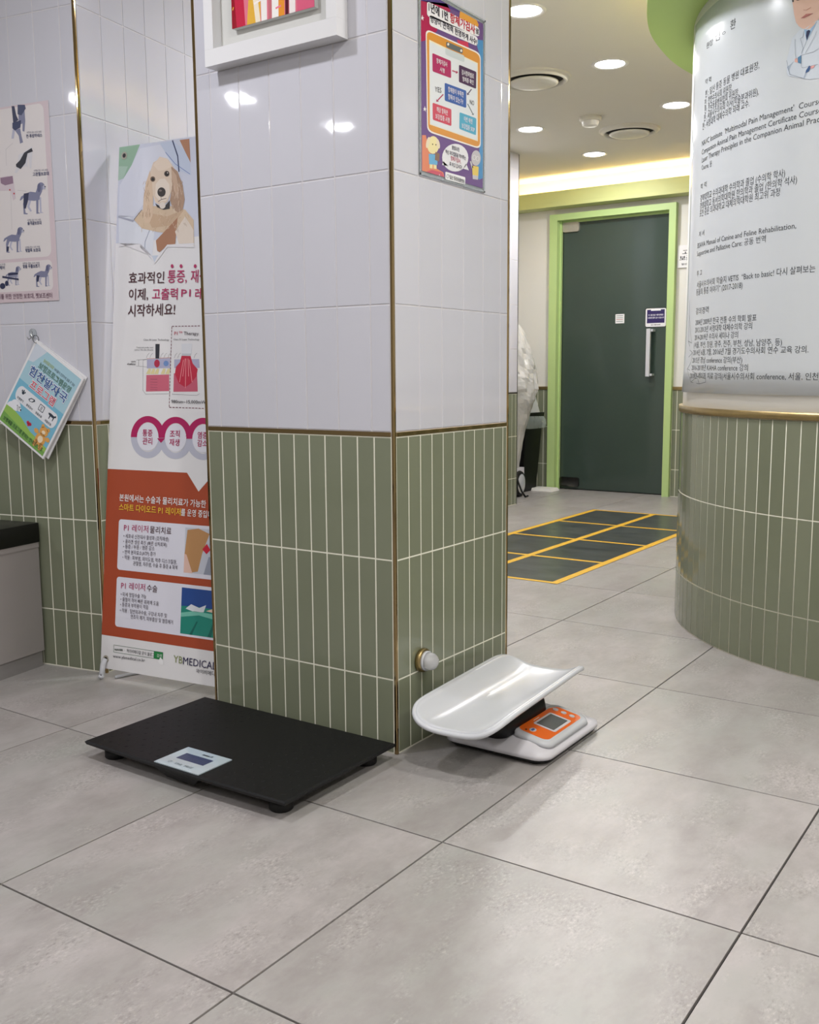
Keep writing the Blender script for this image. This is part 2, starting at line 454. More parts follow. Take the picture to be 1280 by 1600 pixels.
# --- tiled pillar (the big one): left face y=0 (normal -y), right face x=0 (normal +x)
PW, PD = 0.632, 0.564
pillar = struct(box('wall_pillar', -PW+0.0014, -0.0014, 0.0014, PD-0.0014, 0, CEIL, 'grout_white'))
box('green_grout', -PW+0.0009, -0.0009, 0.0009, PD-0.0009, 0.0, 0.793, 'grout_green', pillar)
lw = [-PW+0.009] + [-0.5735 + 0.1014*k for k in range(6)] + [-0.009]
tile_wall(pillar, (0, 0), (1, 0), lw, WZ, 'white_tile', 'white_tile')
tile_wall(pillar, (0, 0), (1, 0), [-PW+0.009 + k*(PW-0.018)/12 for k in range(13)], GZ, 'green_tile', 'green_tile')
rw = [0.009, 0.1117, 0.2150, 0.3180, 0.4190, 0.5135, PD-0.009]
tile_wall(pillar, (0, 0), (0, 1), rw, WZ, 'white_tile', 'white_tile')
tile_wall(pillar, (0, 0), (0, 1), steps(0.009, 0.0525, PD-0.009), GZ, 'green_tile', 'green_tile')
# back faces keep the same cladding
tile_wall(pillar, (-PW, PD), (0, -1), steps(0.009, 0.103, PD-0.009), WZ, 'white_tile', 'white_tile')
tile_wall(pillar, (-PW, PD), (0, -1), steps(0.009, 0.0525, PD-0.009), GZ, 'green_tile', 'green_tile')
def corner_trim(parent, x, y, sx, sy, ang=0.0, w=0.0085, proud=0.0012):
    """square brass bar in the corner notch; sx, sy: direction of the notch out of the wall"""
    bm = bmesh.new()
    a, b = sorted((x + sx*proud, x - sx*w)); c, d = sorted((y + sy*proud, y - sy*w))
    add_box(bm, a, b, c, d, 0.0005, CEIL)
    if ang:
        bmesh.ops.rotate(bm, verts=bm.verts, cent=(x, y, 0), matrix=Matrix.Rotation(ang, 3, 'Z'))
    bmv = [e for e in bm.edges if abs(e.verts[0].co.z - e.verts[1].co.z) > 1]
    bmesh.ops.bevel(bm, geom=bmv, offset=0.0022, segments=1, affect='EDGES')
    return obj('corner_trim', bm_mesh(bm, 'corner_trim'), 'brass', parent)
corner_trim(pillar, 0, 0, 1, -1); corner_trim(pillar, -PW, 0, -1, -1); corner_trim(pillar, 0, PD, 1, 1); corner_trim(pillar, -PW, PD, -1, 1)
def bar(name, parent, o, u, s0, s1, z0, z1, proud, material, depth=0.01, bevel=0.001):
    L = math.hypot(*u); ux, uy = u[0]/L, u[1]/L; nx, ny = uy, -ux
    bm = bmesh.new(); add_box(bm, s0, s1, -depth, proud, z0, z1)
    bmesh.ops.bevel(bm, geom=bm.edges[:], offset=bevel, segments=1, affect='EDGES')
    m = Matrix(((ux, nx, 0, o[0]), (uy, ny, 0, o[1]), (0, 0, 1, 0), (0, 0, 0, 1)))
    bmesh.ops.transform(bm, matrix=m, verts=bm.verts)
    return obj(name, bm_mesh(bm, name), material, parent)
bar('band_trim', pillar, (0, 0), (1, 0), -PW+0.010, -0.010, 0.7925, 0.8035, 0.001, 'brass')
bar('band_trim', pillar, (0, 0), (0, 1), 0.010, PD-0.010, 0.7925, 0.8035, 0.001, 'brass')

# --- wall on the left, turned by 9.7 degrees, with its corner beside the banner
LA = math.radians(9.7); LCX, LCY = -1.172, 0.055
LU = (math.cos(LA), math.sin(LA))           # along the wall, towards the right
LG = (-math.sin(LA), math.cos(LA))          # along the reveal, away from the camera
def lpt(s, d, z=0): return (LCX - LU[0]*s + LG[0]*d, LCY - LU[1]*s + LG[1]*d, z)
def lblock(s0, s1, d0, d1, z0, z1, name, material, parent=None, bevel=None, seg=2):
    out = [lpt(s1, d0)[:2], lpt(s0, d0)[:2], lpt(s0, d1)[:2], lpt(s1, d1)[:2]]
    return obj(name, prism(out, z0, z1, name, bevel, seg), material, parent)
wl = struct(lblock(0.0014, 3.6, 0.0014, 1.35, 0, CEIL, 'wall_left', 'grout_white'))
lblock(0.0009, 3.6, 0.0009, 1.352, 0, 0.793, 'green_grout', 'grout_green', wl)
SL = 1.10
so = lpt(SL, 0)[:2]
wlines = [SL - x for x in (SL, 0.9, 0.80, 0.70)] 
ws = sorted([SL - (0.058 + 0.103*k) for k in range(0, 11) if 0.058 + 0.103*k < SL] + [SL-0.009])
tile_wall(wl, so, LU, ws, WZ, 'white_tile', 'white_tile')
gs = sorted([SL - (0.053*k + 0.0) for k in range(1, 21) if 0.053*k < SL] + [SL-0.009])
tile_wall(wl, so, LU, gs, GZ, 'green_tile', 'green_tile')
tile_wall(wl, (LCX, LCY), LG, [0.009, 0.112, 0.215, 0.318, 0.421, 0.524, 0.627, 0.73], WZ, 'white_tile', 'white_tile')
tile_wall(wl, (LCX, LCY), LG, steps(0.009, 0.0525, 0.73), GZ, 'green_tile', 'green_tile')
corner_trim(wl, LCX, LCY, 1, -1, LA)
bar('band_trim', wl, (LCX, LCY), LU, -SL, -0.010, 0.7925, 0.8035, 0.001, 'brass')
bar('band_trim', wl, (LCX, LCY), LG, 0.010, 0.73, 0.7925, 0.8035, 0.001, 'brass')

# --- second pillar further down the hall
hall = struct(box('wall_hall_pillar', -2.6, -2.0314, 3.9, 4.398, 0, CEIL, 'grout_white'))
box('green_grout', -2.6, -2.0309, 3.9, 4.3985, 0, 0.793, 'grout_green', hall)
hp = [0.0, 0.085, 0.188, 0.291, 0.394, 0.494]
tile_wall(hall, (-2.03, 3.9), (0, 1), hp, WZ, 'white_tile', 'white_tile')
tile_wall(hall, (-2.03, 3.9), (0, 1), steps(0.0, 0.0525, 0.494), GZ, 'green_tile', 'green_tile')
bar('band_trim', hall, (-2.03, 3.9), (0, 1), 0.0, 0.492, 0.7925, 0.8035, 0.001, 'dark')
bar('corner_trim', hall, (-2.03, 3.9), (0, 1), 0.494, 0.5, 0.0, CEIL, 0.001, 'dark_steel', depth=0.006)

# --- end wall of the hall with its door opening
BY = 5.40
DX0, DX1, DZ = -2.225, -1.275, 2.135
bm = bmesh.new()
add_box(bm, -2.75, DX0, BY, BY+0.15, 0, CEIL); add_box(bm, DX1, 2.6, BY, BY+0.15, 0, CEIL); add_box(bm, DX0, DX1, BY, BY+0.15, DZ, CEIL)
back = struct(obj('wall_back', bm_mesh(bm, 'wall_back'), 'paint'))
for x0, x1 in ((-2.75, -2.2705), (-1.2495, 0.3)):
    box('green_grout', x0, x1, BY-0.0081, BY-0.0005, 0, 0.80, 'grout_green', back)
    n = max(1, int(round((x1-x0)/0.0525)))
    xs = steps(0, 0.0525, x1-x0) if x0 < -2.5 else steps(0, 0.0525, x1-x0, first=0.035)
    if x0 < -2.5: xs = sorted((x1-x0) - v for v in xs)
    tile_wall(back, (x0, BY-0.009), (1, 0), xs, [0.002, 0.205, 0.505, 0.803], 'green_tile', 'green_tile')
    bar('band_trim', back, (x0, BY-0.009), (1, 0), 0, x1-x0, 0.803, 0.828, 0.006, 'brass_dull', depth=0.008)

door = struct(empty('door_1', (-1.75, BY, 0)), 'dark green glass door in a light green frame')
door.location = (0, 0, 0)
def dbox(name, *a, material, parent=None, bevel=None): return box(name, *a, material, parent if parent else door, bevel)
dbox('door_frame', -2.270, -2.203, 5.355, 5.47, 0, 2.163, material='frame_green', bevel=0.003)
dbox('door_frame', -1.302, -1.250, 5.355, 5.47, 0, 2.163, material='frame_green', bevel=0.003)
dbox('door_frame', -2.203, -1.302, 5.355, 5.47, 2.115, 2.163, material='frame_green', bevel=0.003)
dbox('door_stop', -2.203, -2.188, 5.405, 5.43, 0, 2.115, material='frame_green', bevel=0.002)
dbox('door_stop', -2.188, -1.302, 5.425, 5.44, 2.10, 2.115, material='frame_green', bevel=0.002)
leaf = dbox('door_leaf', -2.187, -1.306, 5.438, 5.450, 0.008, 2.104, material='door', bevel=0.002)
dbox('door_backing', -2.203, -1.302, 5.452, 5.47, 0.0, 2.115, material='dark')
def patch(x0, x1, z0, z1, m):
    me = prism(rrect(x0, x1, z0, z1, 0.015), 0, 0.018, 'patch', 0.002, 1)
    for v in me.vertices: v.co = (v.co.x, 5.438 - v.co.z, v.co.y)
    return obj('patch_fitting', me, m, leaf)
patch(-2.187, -2.05, 2.03, 2.104, 'steel'); patch(-2.187, -2.02, 0.025, 0.10, 'dark_steel')
hd = dbox('door_handle', -1.462, -1.432, 5.375, 5.395, 0.905, 1.262, material='plastic_white', parent=leaf, bevel=0.003)
box('handle_post', -1.455, -1.415, 5.385, 5.440, 1.240, 1.258, 'plastic_white', hd, 0.002)
box('handle_post', -1.455, -1.415, 5.385, 5.440, 0.910, 0.926, 'plastic_white', hd, 0.002)

# cove beam with hidden warm light strip on the end wall
beam = struct(obj('trim_1', (lambda b: (add_box(b, -2.60, 2.0, 5.25, 5.40, 2.205, 2.235), add_box(b, -2.60, 2.0, 5.25, 5.262, 2.2352, 2.320), bm_mesh(b, 'trim'))[2])(bmesh.new()), 'beam'), 'pale green cove beam with warm light above the door')
box('light_strip', -2.58, 1.98, 5.30, 5.33, 2.236, 2.246, 'led', beam)

# --- curved wall (a drum) with sage tiles below, paint above
CC = (1.015, 2.167); CR = 1.015
def ring_mesh(r0, r1, z0, z1, a0=0.0, a1=360.0, n=160, name='ring', smooth=True):
    bm = bmesh.new(); full = abs(a1-a0) >= 359.9; m = n if full else n+1; rings = []
    for r, z in ((r1, z0), (r1, z1), (r0, z1), (r0, z0)):
        rings.append([bm.verts.new((CC[0]+r*math.cos(math.radians(a0+(a1-a0)*k/n)), CC[1]+r*math.sin(math.radians(a0+(a1-a0)*k/n)), z)) for k in range(m)])
    for q in range(4):
        A, B = rings[q], rings[(q+1) % 4]
        for k in range(n): bm.faces.new((A[k], A[(k+1) % m], B[(k+1) % m], B[k]))
    if not full:
        bm.faces.new([r[0] for r in rings]); bm.faces.new([r[-1] for r in rings][::-1])
    me = bm_mesh(bm, name)
    if smooth:
        for p in me.polygons: p.use_smooth = abs(p.normal.z) < 0.5
    return me
SOFZ = 2.18
drum = struct(obj('wall_curved', ring_mesh(0.90, CR-0.008, 0, SOFZ), 'paint'))
obj('green_grout', ring_mesh(0.95, CR-0.0012, 0, 0.7935), 'grout_green', drum)
da = 0.0527/CR
for k in range(-12, 34):
    a = math.radians(-150) + da*k
    u = (-math.sin(a+da/2), math.cos(a+da/2))
    o = (CC[0]+CR*math.cos(a), CC[1]+CR*math.sin(a))
    for z0, z1 in zip(GZ, [0.1865, 0.4915, 0.7925]):
        z0 = {0.1905: 0.1865, 0.4913: 0.4915}.get(z0, z0)
        place_tile('green_tile', drum, (o[0]+u[0]*G/2, o[1]+u[1]*G/2), u[0], u[1], 0.0527-G, z1-z0-G, z0+G/2, 'green_tile')
obj('band_trim', ring_mesh(0.95, CR+0.006, 0.7935, 0.8165), 'brass_dull', drum)

# green soffit hanging over the drum, wavy edge
sof_pts = [(at[0], at[1]) for at in ((0.62, 0.72), (0.30, 0.98), (0.13, 1.22), (0.035, 1.45), (-0.035, 1.63), (-0.085, 1.80), (-0.115, 1.98), (-0.133, 2.19), (-0.120, 2.42), (-0.07, 2.75), (0.05, 3.05), (0.3, 3.35), (0.7, 3.5), (1.4, 3.5), (2.2, 3.3), (2.6, 2.9), (2.6, 0.9), (2.2, 0.62), (1.4, 0.55))]
def smooth_loop(pts, n=8):
    out = []; m = len(pts)
    for i in range(m):
        p0, p1, p2, p3 = (Vector(pts[(i+k-1) % m]) for k in range(4))
        for k in range(n):
            t = k/n
            out.append(tuple(0.5*((2*p1) + (p2-p0)*t + (2*p0-5*p1+4*p2-p3)*t*t + (3*p1-p0-3*p2+p3)*t**3)))
    return out
loop = smooth_loop(sof_pts)
soffit = struct(obj('ceiling_soffit', prism(loop, SOFZ, SOFZ+0.10, 'soffit'), 'soffit'), 'green lowered soffit with a wavy edge')
c0 = Vector((1.2, 2.1))
inner = [tuple(c0 + (Vector(p)-c0)*0.90) for p in loop]
obj('soffit_core', prism([tuple(c0 + (Vector(p)-c0)*0.80) for p in loop], SOFZ+0.10, CEIL, 'core'), 'ceiling', soffit)
bm = bmesh.new()
for i in range(len(inner)):
    a, b = Vector(inner[i]), Vector(inner[(i+1) % len(inner)]); d = (b-a)
    n = Vector((-d.y, d.x)).normalized()*0.012
    vs = [bm.verts.new((p.x, p.y, SOFZ+0.104)) for p in (a, b, b+n, a+n)]; bm.faces.new(vs)
obj('light_strip', bm_mesh(bm, 'strip'), 'led', soffit)

# rest of the room, outside the picture
struct(box('wall_front', -5.6, 3.6, -5.0, -4.9, 0, CEIL, 'paint')); struct(box('wall_right', 3.5, 3.6, -4.9, 5.9, 0, CEIL, 'paint'))
struct(box('wall_far_left', -5.6, -5.5, -4.9, 0.9, 0, CEIL, 'paint')); struct(box('wall_hall_left', -2.75, -2.6, 1.1, 5.4, 0, CEIL, 'paint'))

# ================================================================ THINGS
# --- ceiling lights (each lamp carries its own light)
dl_ring = lathe([(0.070, 0.0), (0.078, -0.004), (0.088, -0.004), (0.091, 0.0)], 36, 'ring')
dl_disc = lathe([(0.0, -0.0035), (0.060, -0.0035), (0.0715, -0.0005)], 36, 'diffuser')
def downlight(x, y, label, power=1.0, color=(1.0, 0.98, 0.975)):
    e = empty('ceiling_light', (x, y, CEIL)); tag(e, label, 'ceiling light', 'recessed round ceiling lights')
    obj('ring', dl_ring, 'lamp_ring', e); obj('diffuser', dl_disc, 'lamp_on', e)
    L = bpy.data.lights.new('lamp', 'AREA'); L.shape = 'DISK'; L.size = 0.14; L.energy = LAMP_W*power; L.color = color
    lo = bpy.data.objects.new('lamp', L); COL.objects.link(lo); lo.parent = e; lo.location = (0, 0, -0.012)
for x, y, l in ((-0.70, 1.957, 'lit round ceiling light at the top edge beside the white pillar'),
                (-0.70, 2.845, 'lit round ceiling light just left of the green soffit'),
                (-0.70, 3.777, 'lit round ceiling light closest to the printed curved wall'),
                (-1.631, 3.798, 'lit round ceiling light left of the smoke detector'),
                (-1.606, 4.699, 'lit round ceiling light closest to the glowing cove')):
    downlight(x, y, l, 1.0)
LOBBY = ((-0.62, -0.85, 1.0, 'in front of the framed painting'), (1.0, -0.85, 1.4, 'in front of the two scales'), (2.4, -0.85, 1.3, 'furthest right in front of the drum wall'),
         (1.15, 0.10, 0.95, 'added fill for the pillar, between the tray scale and the drum wall'), (2.45, 0.25, 0.9, 'added fill for the pillar, right of the drum wall, nearest the side wall'), (-2.55, -2.2, 0.7, 'mirrored in the white tiles below the painting'),  # the first two are unseen lamps added to brighten the pillar's right face
         (-0.62, -2.3, 0.55, 'behind the viewer, left'), (1.0, -2.4, 0.7, 'straight above the viewer'), (2.4, -2.4, 0.8, 'behind the viewer, right'), (-3.45, -1.4, 0.7, 'mirrored in the left wall tiles'),
         (-2.5, -3.0, 0.7, 'mirrored low in the pillar tiles'), (-0.62, -3.7, 0.5, 'near the entrance wall, left'), (1.2, -3.7, 0.6, 'near the entrance wall, right'), (-4.4, -2.6, 0.6, 'furthest left over the waiting seats'), (-0.45, 1.05, 1.15, 'in the hall just behind the pillar'))
for x, y, p, l in LOBBY:
    warm = (1.0, 0.975, 0.95) if x > 0.5 else (0.98, 0.985, 1.05)
    downlight(x, y, 'round ceiling light outside the picture, ' + l, p, warm)

vent_a = lathe([(0.150, -0.001), (0.153, -0.020), (0.160, -0.024), (0.168, -0.018), (0.171, -0.010), (0.180, -0.010), (0.187, -0.005), (0.188, 0.0)], 56, 'vent_rim')
vent_b = lathe([(0.0, -0.040), (0.06, -0.039), (0.105, -0.034), (0.122, -0.027), (0.124, -0.022), (0.0, -0.020)], 56, 'vent_disc')
vent_c = lathe([(0.0, -0.002), (0.151, -0.002)], 56, 'vent_throat')  # recess shade given by a dark disc under the solid ceiling
vent_d = lathe([(0.0, -0.0205), (0.02, -0.0205), (0.02, -0.0022)], 20, 'vent_stem')
for x, y, l in ((-1.11, 2.838, 'round ceiling air vent half hidden by the white pillar'), (-1.139, 4.177, 'whole round ceiling air vent in front of the glowing cove')):
    e = empty('air_vent', (x, y, CEIL)); tag(e, l, 'air vent', 'round ceiling air vents')
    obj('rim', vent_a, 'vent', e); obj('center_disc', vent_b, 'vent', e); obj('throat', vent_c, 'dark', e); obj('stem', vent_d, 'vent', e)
e = empty('smoke_detector', (-1.205, 3.74, CEIL)); tag(e, 'small white smoke detector on the ceiling between the two air vents', 'smoke detector')
obj('base', lathe([(0.0, -0.024), (0.058, -0.024), (0.064, -0.018), (0.064, 0.0)], 32, 'base'), 'vent', e)
obj('cap', lathe([(0.0, -0.052), (0.040, -0.052), (0.047, -0.046), (0.050, -0.032), (0.050, -0.0242)], 32, 'cap'), 'lamp_ring', e)

# --- yellow tape over the slate tiles
def tape(x0, x1, y0, y1, label, z):
    o = box('floor_tape', x0, x1, y0, y1, 0.0012+z, 0.0016+z, 'tape'); tag(o, label, 'tape', 'yellow tape strips on the slate floor tiles')
W2 = 0.019
for x, l in zip(SX, ('long yellow tape strip along the far edge of the slate tiles', 'long yellow tape strip down the middle of the slate tiles', 'long yellow tape strip along the slate edge facing the curved wall')):
    tape(x-W2, x+W2, SY[0]-W2, SY[-1]+W2, l, 0.0004)
for y, l in zip(SY, ('short yellow tape strip closing the near end of the slate tiles', 'first yellow cross tape from the near end of the slate tiles', 'middle yellow cross tape of the slate tiles', 'third yellow cross tape, one cell before the far end', 'short yellow tape strip closing the slate tiles towards the door')):
    tape(SX[0], SX[2], y-W2*0.75, y+W2*0.75, l, 0.0)

# --- bench at the left edge
bench = empty('bench', lpt(0.45, 0)); tag(bench, 'grey box bench with black cushion at the left wall', 'bench')
bench.location = (0, 0, 0)
S0, S1, D0, D1 = 0.248, 0.72, -1.5, -0.012
lblock(S0, S1, D0, D1, 0.052, 0.395, 'body', 'bench_body', bench, 0.0015, 1)
lblock(S0+0.006, S1-0.006, D0, D1-0.004, 0.0, 0.0515, 'kick_board', 'kick', bench)
lblock(S0-0.002, S1+0.002, D0, D1, 0.3955, 0.412, 'top_panel', 'bench_body', bench, 0.001, 1)
cu = lblock(S0-0.004, S1+0.003, D0, D1+0.002, 0.4125, 0.475, 'cushion', 'cushion', bench, 0.016, 4)
for p in cu.data.polygons: p.use_smooth = True

# --- white picture frame on the pillar
fr = empty('picture_frame', (0, 0, 0)); tag(fr, 'white box picture frame with a pink and red painting on the pillar', 'picture frame')
fx0, fx1, fz0, fz1, fd = -0.545, -0.121, 1.714, 2.165, 0.042
fy = -0.0008
for nm, a in (('frame_rail', (fx0, fx1, fz0, fz0+0.040)), ('frame_rail', (fx0, fx1, fz1-0.040, fz1)), ('frame_rail', (fx0, fx0+0.030, fz0+0.0402, fz1-0.0402)), ('frame_rail', (fx1-0.030, fx1, fz0+0.0402, fz1-0.0402))):
    box(nm, a[0], a[1], fy-fd, fy, a[2], a[3], 'mdf_white', fr, 0.0012, 1)
box('backing_board', fx0+0.030, fx1-0.030, -0.012, -0.004, fz0+0.04, fz1-0.04, 'mat_board', fr)
PX = Plane((0, -0.026, 0), (1, 0, 0), (0, 0, 1))
C6 = (300, 0, 3.765)
bl = PX.uv(300+238/3.765, 170/3.765); br = PX.uv(300+722/3.765, 42/3.765)
px0, px1, pz0 = bl[0], br[0], (bl[1]+br[1])/2; pz1 = 2.09
board = box('painting', px0, px1, -0.0255, -0.0125, pz0, pz1, 'mat_board', fr)
pr = Print(PX); pr.base = 0.0008
W = px1-px0
def strip(a0, a1, b0, b1, v0, v1, col, layer): pr.raw([(px0+W*a0, pz0+v0), (px0+W*a1, pz0+v0), (px0+W*b1, pz0+v1), (px0+W*b0, pz0+v1)], col, layer)
H = pz1-pz0
strip(0, 1, 0, 1, 0, H, (222, 120, 140), 0)
strip(0, 0.17, 0, 0.10, 0, H, (196, 38, 70), 1); strip(0.0, 0.06, 0.0, 0.03, 0.0, 0.10, (150, 20, 40), 2)
strip(0.19, 0.36, 0.27, 0.38, 0, H*0.6, (226, 176, 66), 1); strip(0.30, 0.36, 0.27, 0.33, 0.0, 0.06, (240, 228, 206), 2)
strip(0.37, 0.44, 0.36, 0.46, 0, H, (240, 236, 232), 1); strip(0.46, 0.53, 0.46, 0.55, 0, H, (196, 110, 120), 1)
strip(0.50, 0.58, 0.52, 0.60, 0, H, (244, 240, 236), 2); strip(0.58, 0.65, 0.60, 0.68, 0, H, (232, 150, 52), 1)
strip(0.66, 0.70, 0.68, 0.73, 0, H, (88, 22, 40), 1); strip(0.71, 0.78, 0.72, 0.80, 0, H, (240, 232, 230), 2); strip(0.80, 1.0, 0.78, 1.0, 0, H, (216, 96, 128), 1)
for i in range(46):
    u = px0 + W*random.uniform(0.02, 0.98); v = pz0 + random.uniform(0.004, H-0.01); r = random.uniform(0.002, 0.006)
    a = random.uniform(0, 3.14); L_ = random.uniform(1.5, 4)*r
    d = Vector((math.cos(a), math.sin(a))); n = Vector((-d.y, d.x))*r*0.5
    pts = [Vector((u, v))+d*L_*s_+n*t_ for s_, t_ in ((-1, -1), (1, -1), (1, 1), (-1, 1))]
    pts = [(min(max(p.x, px0), px1), min(max(p.y, pz0), pz1)) for p in pts]
    pr.raw([tuple(p) for p in pts], random.choice([(230, 60, 90), (245, 190, 70), (250, 240, 235), (120, 30, 60), (240, 130, 150), (250, 205, 120)]), 3)
pr.build('paint_layer', board, 'print_gloss')

# --- round passive sensor on the pillar foot
e = empty('motion_sensor', (0.0, 0.1090, 0.2180)); tag(e, 'round clear dome sensor with brass ring low on the pillar', 'sensor')
e.rotation_euler = (0, math.radians(90), 0)
obj('ring', lathe([(0.0, 0.0005), (0.029, 0.0005), (0.031, 0.004), (0.031, 0.011), (0.027, 0.015), (0.0, 0.015)], 32, 'ring'), 'brass_dull', e)
obj('collar', lathe([(0.0, 0.0152), (0.0255, 0.0152), (0.0255, 0.021), (0.0, 0.021)], 32, 'collar'), 'plastic_white', e)
obj('dome', lathe([(0.0, 0.0212), (0.0225, 0.0212), (0.0228, 0.030), (0.021, 0.038), (0.016, 0.045), (0.008, 0.049), (0.0, 0.050)], 32, 'dome'), 'dome', e)

# --- large black platform scale
sc = empty('platform_scale', (-0.31, -0.24, 0)); tag(sc, 'large black floor scale with silver display beside the pillar', 'scale'); sc.location = (0, 0, 0)
ax0, ax1, ay0, ay1, az = -0.636, 0.022, -0.445, -0.036, 0.046
def bowed(x0, x1, y0, y1, b):
    o = []
    for (xa, ya), (xb, yb), (nx, ny) in (((x0, y0), (x1, y0), (0, -1)), ((x1, y0), (x1, y1), (1, 0)), ((x1, y1), (x0, y1), (0, 1)), ((x0, y1), (x0, y0), (-1, 0))):
        bb = b if nx == 0 and ny < 0 else 0.0
        for k in range(10):
            t = k/10; w = 4*t*(1-t)*bb; o.append((xa+(xb-xa)*t+nx*w, ya+(yb-ya)*t+ny*w))
    return o
bm = bmesh.new()
top = [bm.verts.new((x, y, az)) for x, y in bowed(ax0+0.004, ax1-0.004, ay0+0.004, ay1-0.004, 0.006)]
rim = [bm.verts.new((x, y, az-0.003)) for x, y in bowed(ax0, ax1, ay0, ay1, 0.006)]
low = [bm.verts.new((x, y, az-0.010)) for x, y in bowed(ax0+0.003, ax1-0.003, ay0+0.003, ay1-0.003, 0.006)]
bot = [bm.verts.new((x, y, az-0.022)) for x, y in bowed(ax0+0.035, ax1-0.035, ay0+0.03, ay1-0.03, 0.006)]
bm.faces.new(top); bm.faces.new(bot[::-1])
for A, B in ((rim, top), (low, rim), (bot, low)):
    for i in range(len(A)): bm.faces.new((A[i], A[(i+1) % len(A)], B[(i+1) % len(A)], B[i]))
plate = obj('platform', bm_mesh(bm, 'platform'), 'plastic_black', sc)
bm = bmesh.new()
def bump_at(x, y, a):
    d = Vector((math.cos(a), math.sin(a))); n = Vector((-d.y, d.x)); c = Vector((x, y))
    v = [bm.verts.new((*(c+d*p+n*q), az+h)) for p, q, h in ((-0.006, 0, 0.0001), (0, -0.0022, 0.0001), (0.006, 0, 0.0001), (0, 0.0022, 0.0001), (0, 0, 0.0011))]
    for i in range(4): bm.faces.new((v[i], v[(i+1) % 4], v[4]))
for i in range(22):
    for j in range(13):
        x = ax0+0.035+i*0.0282; y = ay0+0.03+j*0.0285
        if -0.40 < x < -0.22 and y < -0.31: continue
        if -0.40 < x < -0.20 or x > 0: continue
        bump_at(x, y, math.radians(45 if (i+j) % 2 else -45))
b_ = obj('grip_bumps', bm_mesh(bm, 'bumps'), 'plastic_black', plate); b_['kind'] = 'stuff'
for x, y in ((ax0+0.055, ay0+0.05), (ax1-0.055, ay0+0.05), (ax0+0.055, ay1-0.05), (ax1-0.055, ay1-0.05)):
    f_ = obj('foot', lathe([(0.0, 0.0), (0.024, 0.0), (0.027, 0.003), (0.027, 0.024), (0.0, 0.024)], 24, 'foot'), 'rubber', sc); f_.location = (x, y, 0)
hx0, hx1, hy0, hy1 = -0.384, -0.236, -0.446, -0.337
bm = bmesh.new()
A = [bm.verts.new(p) for p in ((hx0, hy0, 0.036), (hx1, hy0, 0.036), (hx1, hy1, 0.036), (hx0, hy1, 0.036))]
B = [bm.verts.new(p) for p in ((hx0+0.03, hy0+0.014, 0.012), (hx1-0.03, hy0+0.014, 0.012), (hx1-0.03, hy1, 0.012), (hx0+0.03, hy1, 0.012))]
bm.faces.new(A); bm.faces.new(B[::-1])
for i in range(4): bm.faces.new((B[i], B[(i+1) % 4], A[(i+1) % 4], A[i]))
hs = obj('display_housing', bm_mesh(bm, 'housing', 0.003, 2), 'plastic_black', sc)
dp = box('display_glass', hx0+0.001, hx1-0.001, hy0+0.001, hy1, 0.0365, az+0.0022, 'silver_glass', hs, 0.0012, 1)
DP = Plane((0, 0, az+0.0022), (1, 0, 0), (0, 1, 0))
p = Print(DP)
p.raw([(-0.356, -0.402), (-0.266, -0.402), (-0.266, -0.367), (-0.356, -0.367)], (40, 54, 88), 0)
p.build('screen', dp, 'print_gloss')
p = Print(DP)
def flat_text(P_, t, u, v, w, h, col, layer=3, bold=0.0):
    P_.type(t, (u, v), (w, 0), (0, h), col, layer, bold)
flat_text(p, 'Unit', hx0+0.052, -0.430, 0.022, 0.012, (96, 108, 116)); flat_text(p, 'Hold', hx0+0.083, -0.430, 0.024, 0.012, (96, 108, 116))
p.cut()
for k in range(18):
    a = math.radians(110 + 320*k/18); b2 = math.radians(110 + 320*(k+1)/18); c_ = (hx0+0.034, -0.425)
    p.raw([(c_[0]+r*math.cos(t), c_[1]+r*math.sin(t)) for r, t in ((0.005, a), (0.005, b2), (0.0042, b2), (0.0042, a))], (96, 108, 116), 3)
p.cut(); p.raw([(hx0+0.0335, -0.4245), (hx0+0.0345, -0.4245), (hx0+0.0345, -0.419), (hx0+0.0335, -0.419)], (96, 108, 116), 3)
p.cut(); p.raw([(hx0+0.068, -0.357), (hx0+0.090, -0.357), (hx0+0.092, -0.352), (hx0+0.070, -0.352)], (52, 62, 72), 3)
p.cut(); p.raw([(hx0+0.093, -0.357), (hx0+0.101, -0.355), (hx0+0.098, -0.347)], (60, 76, 92), 3)
p.build('text_line', dp)

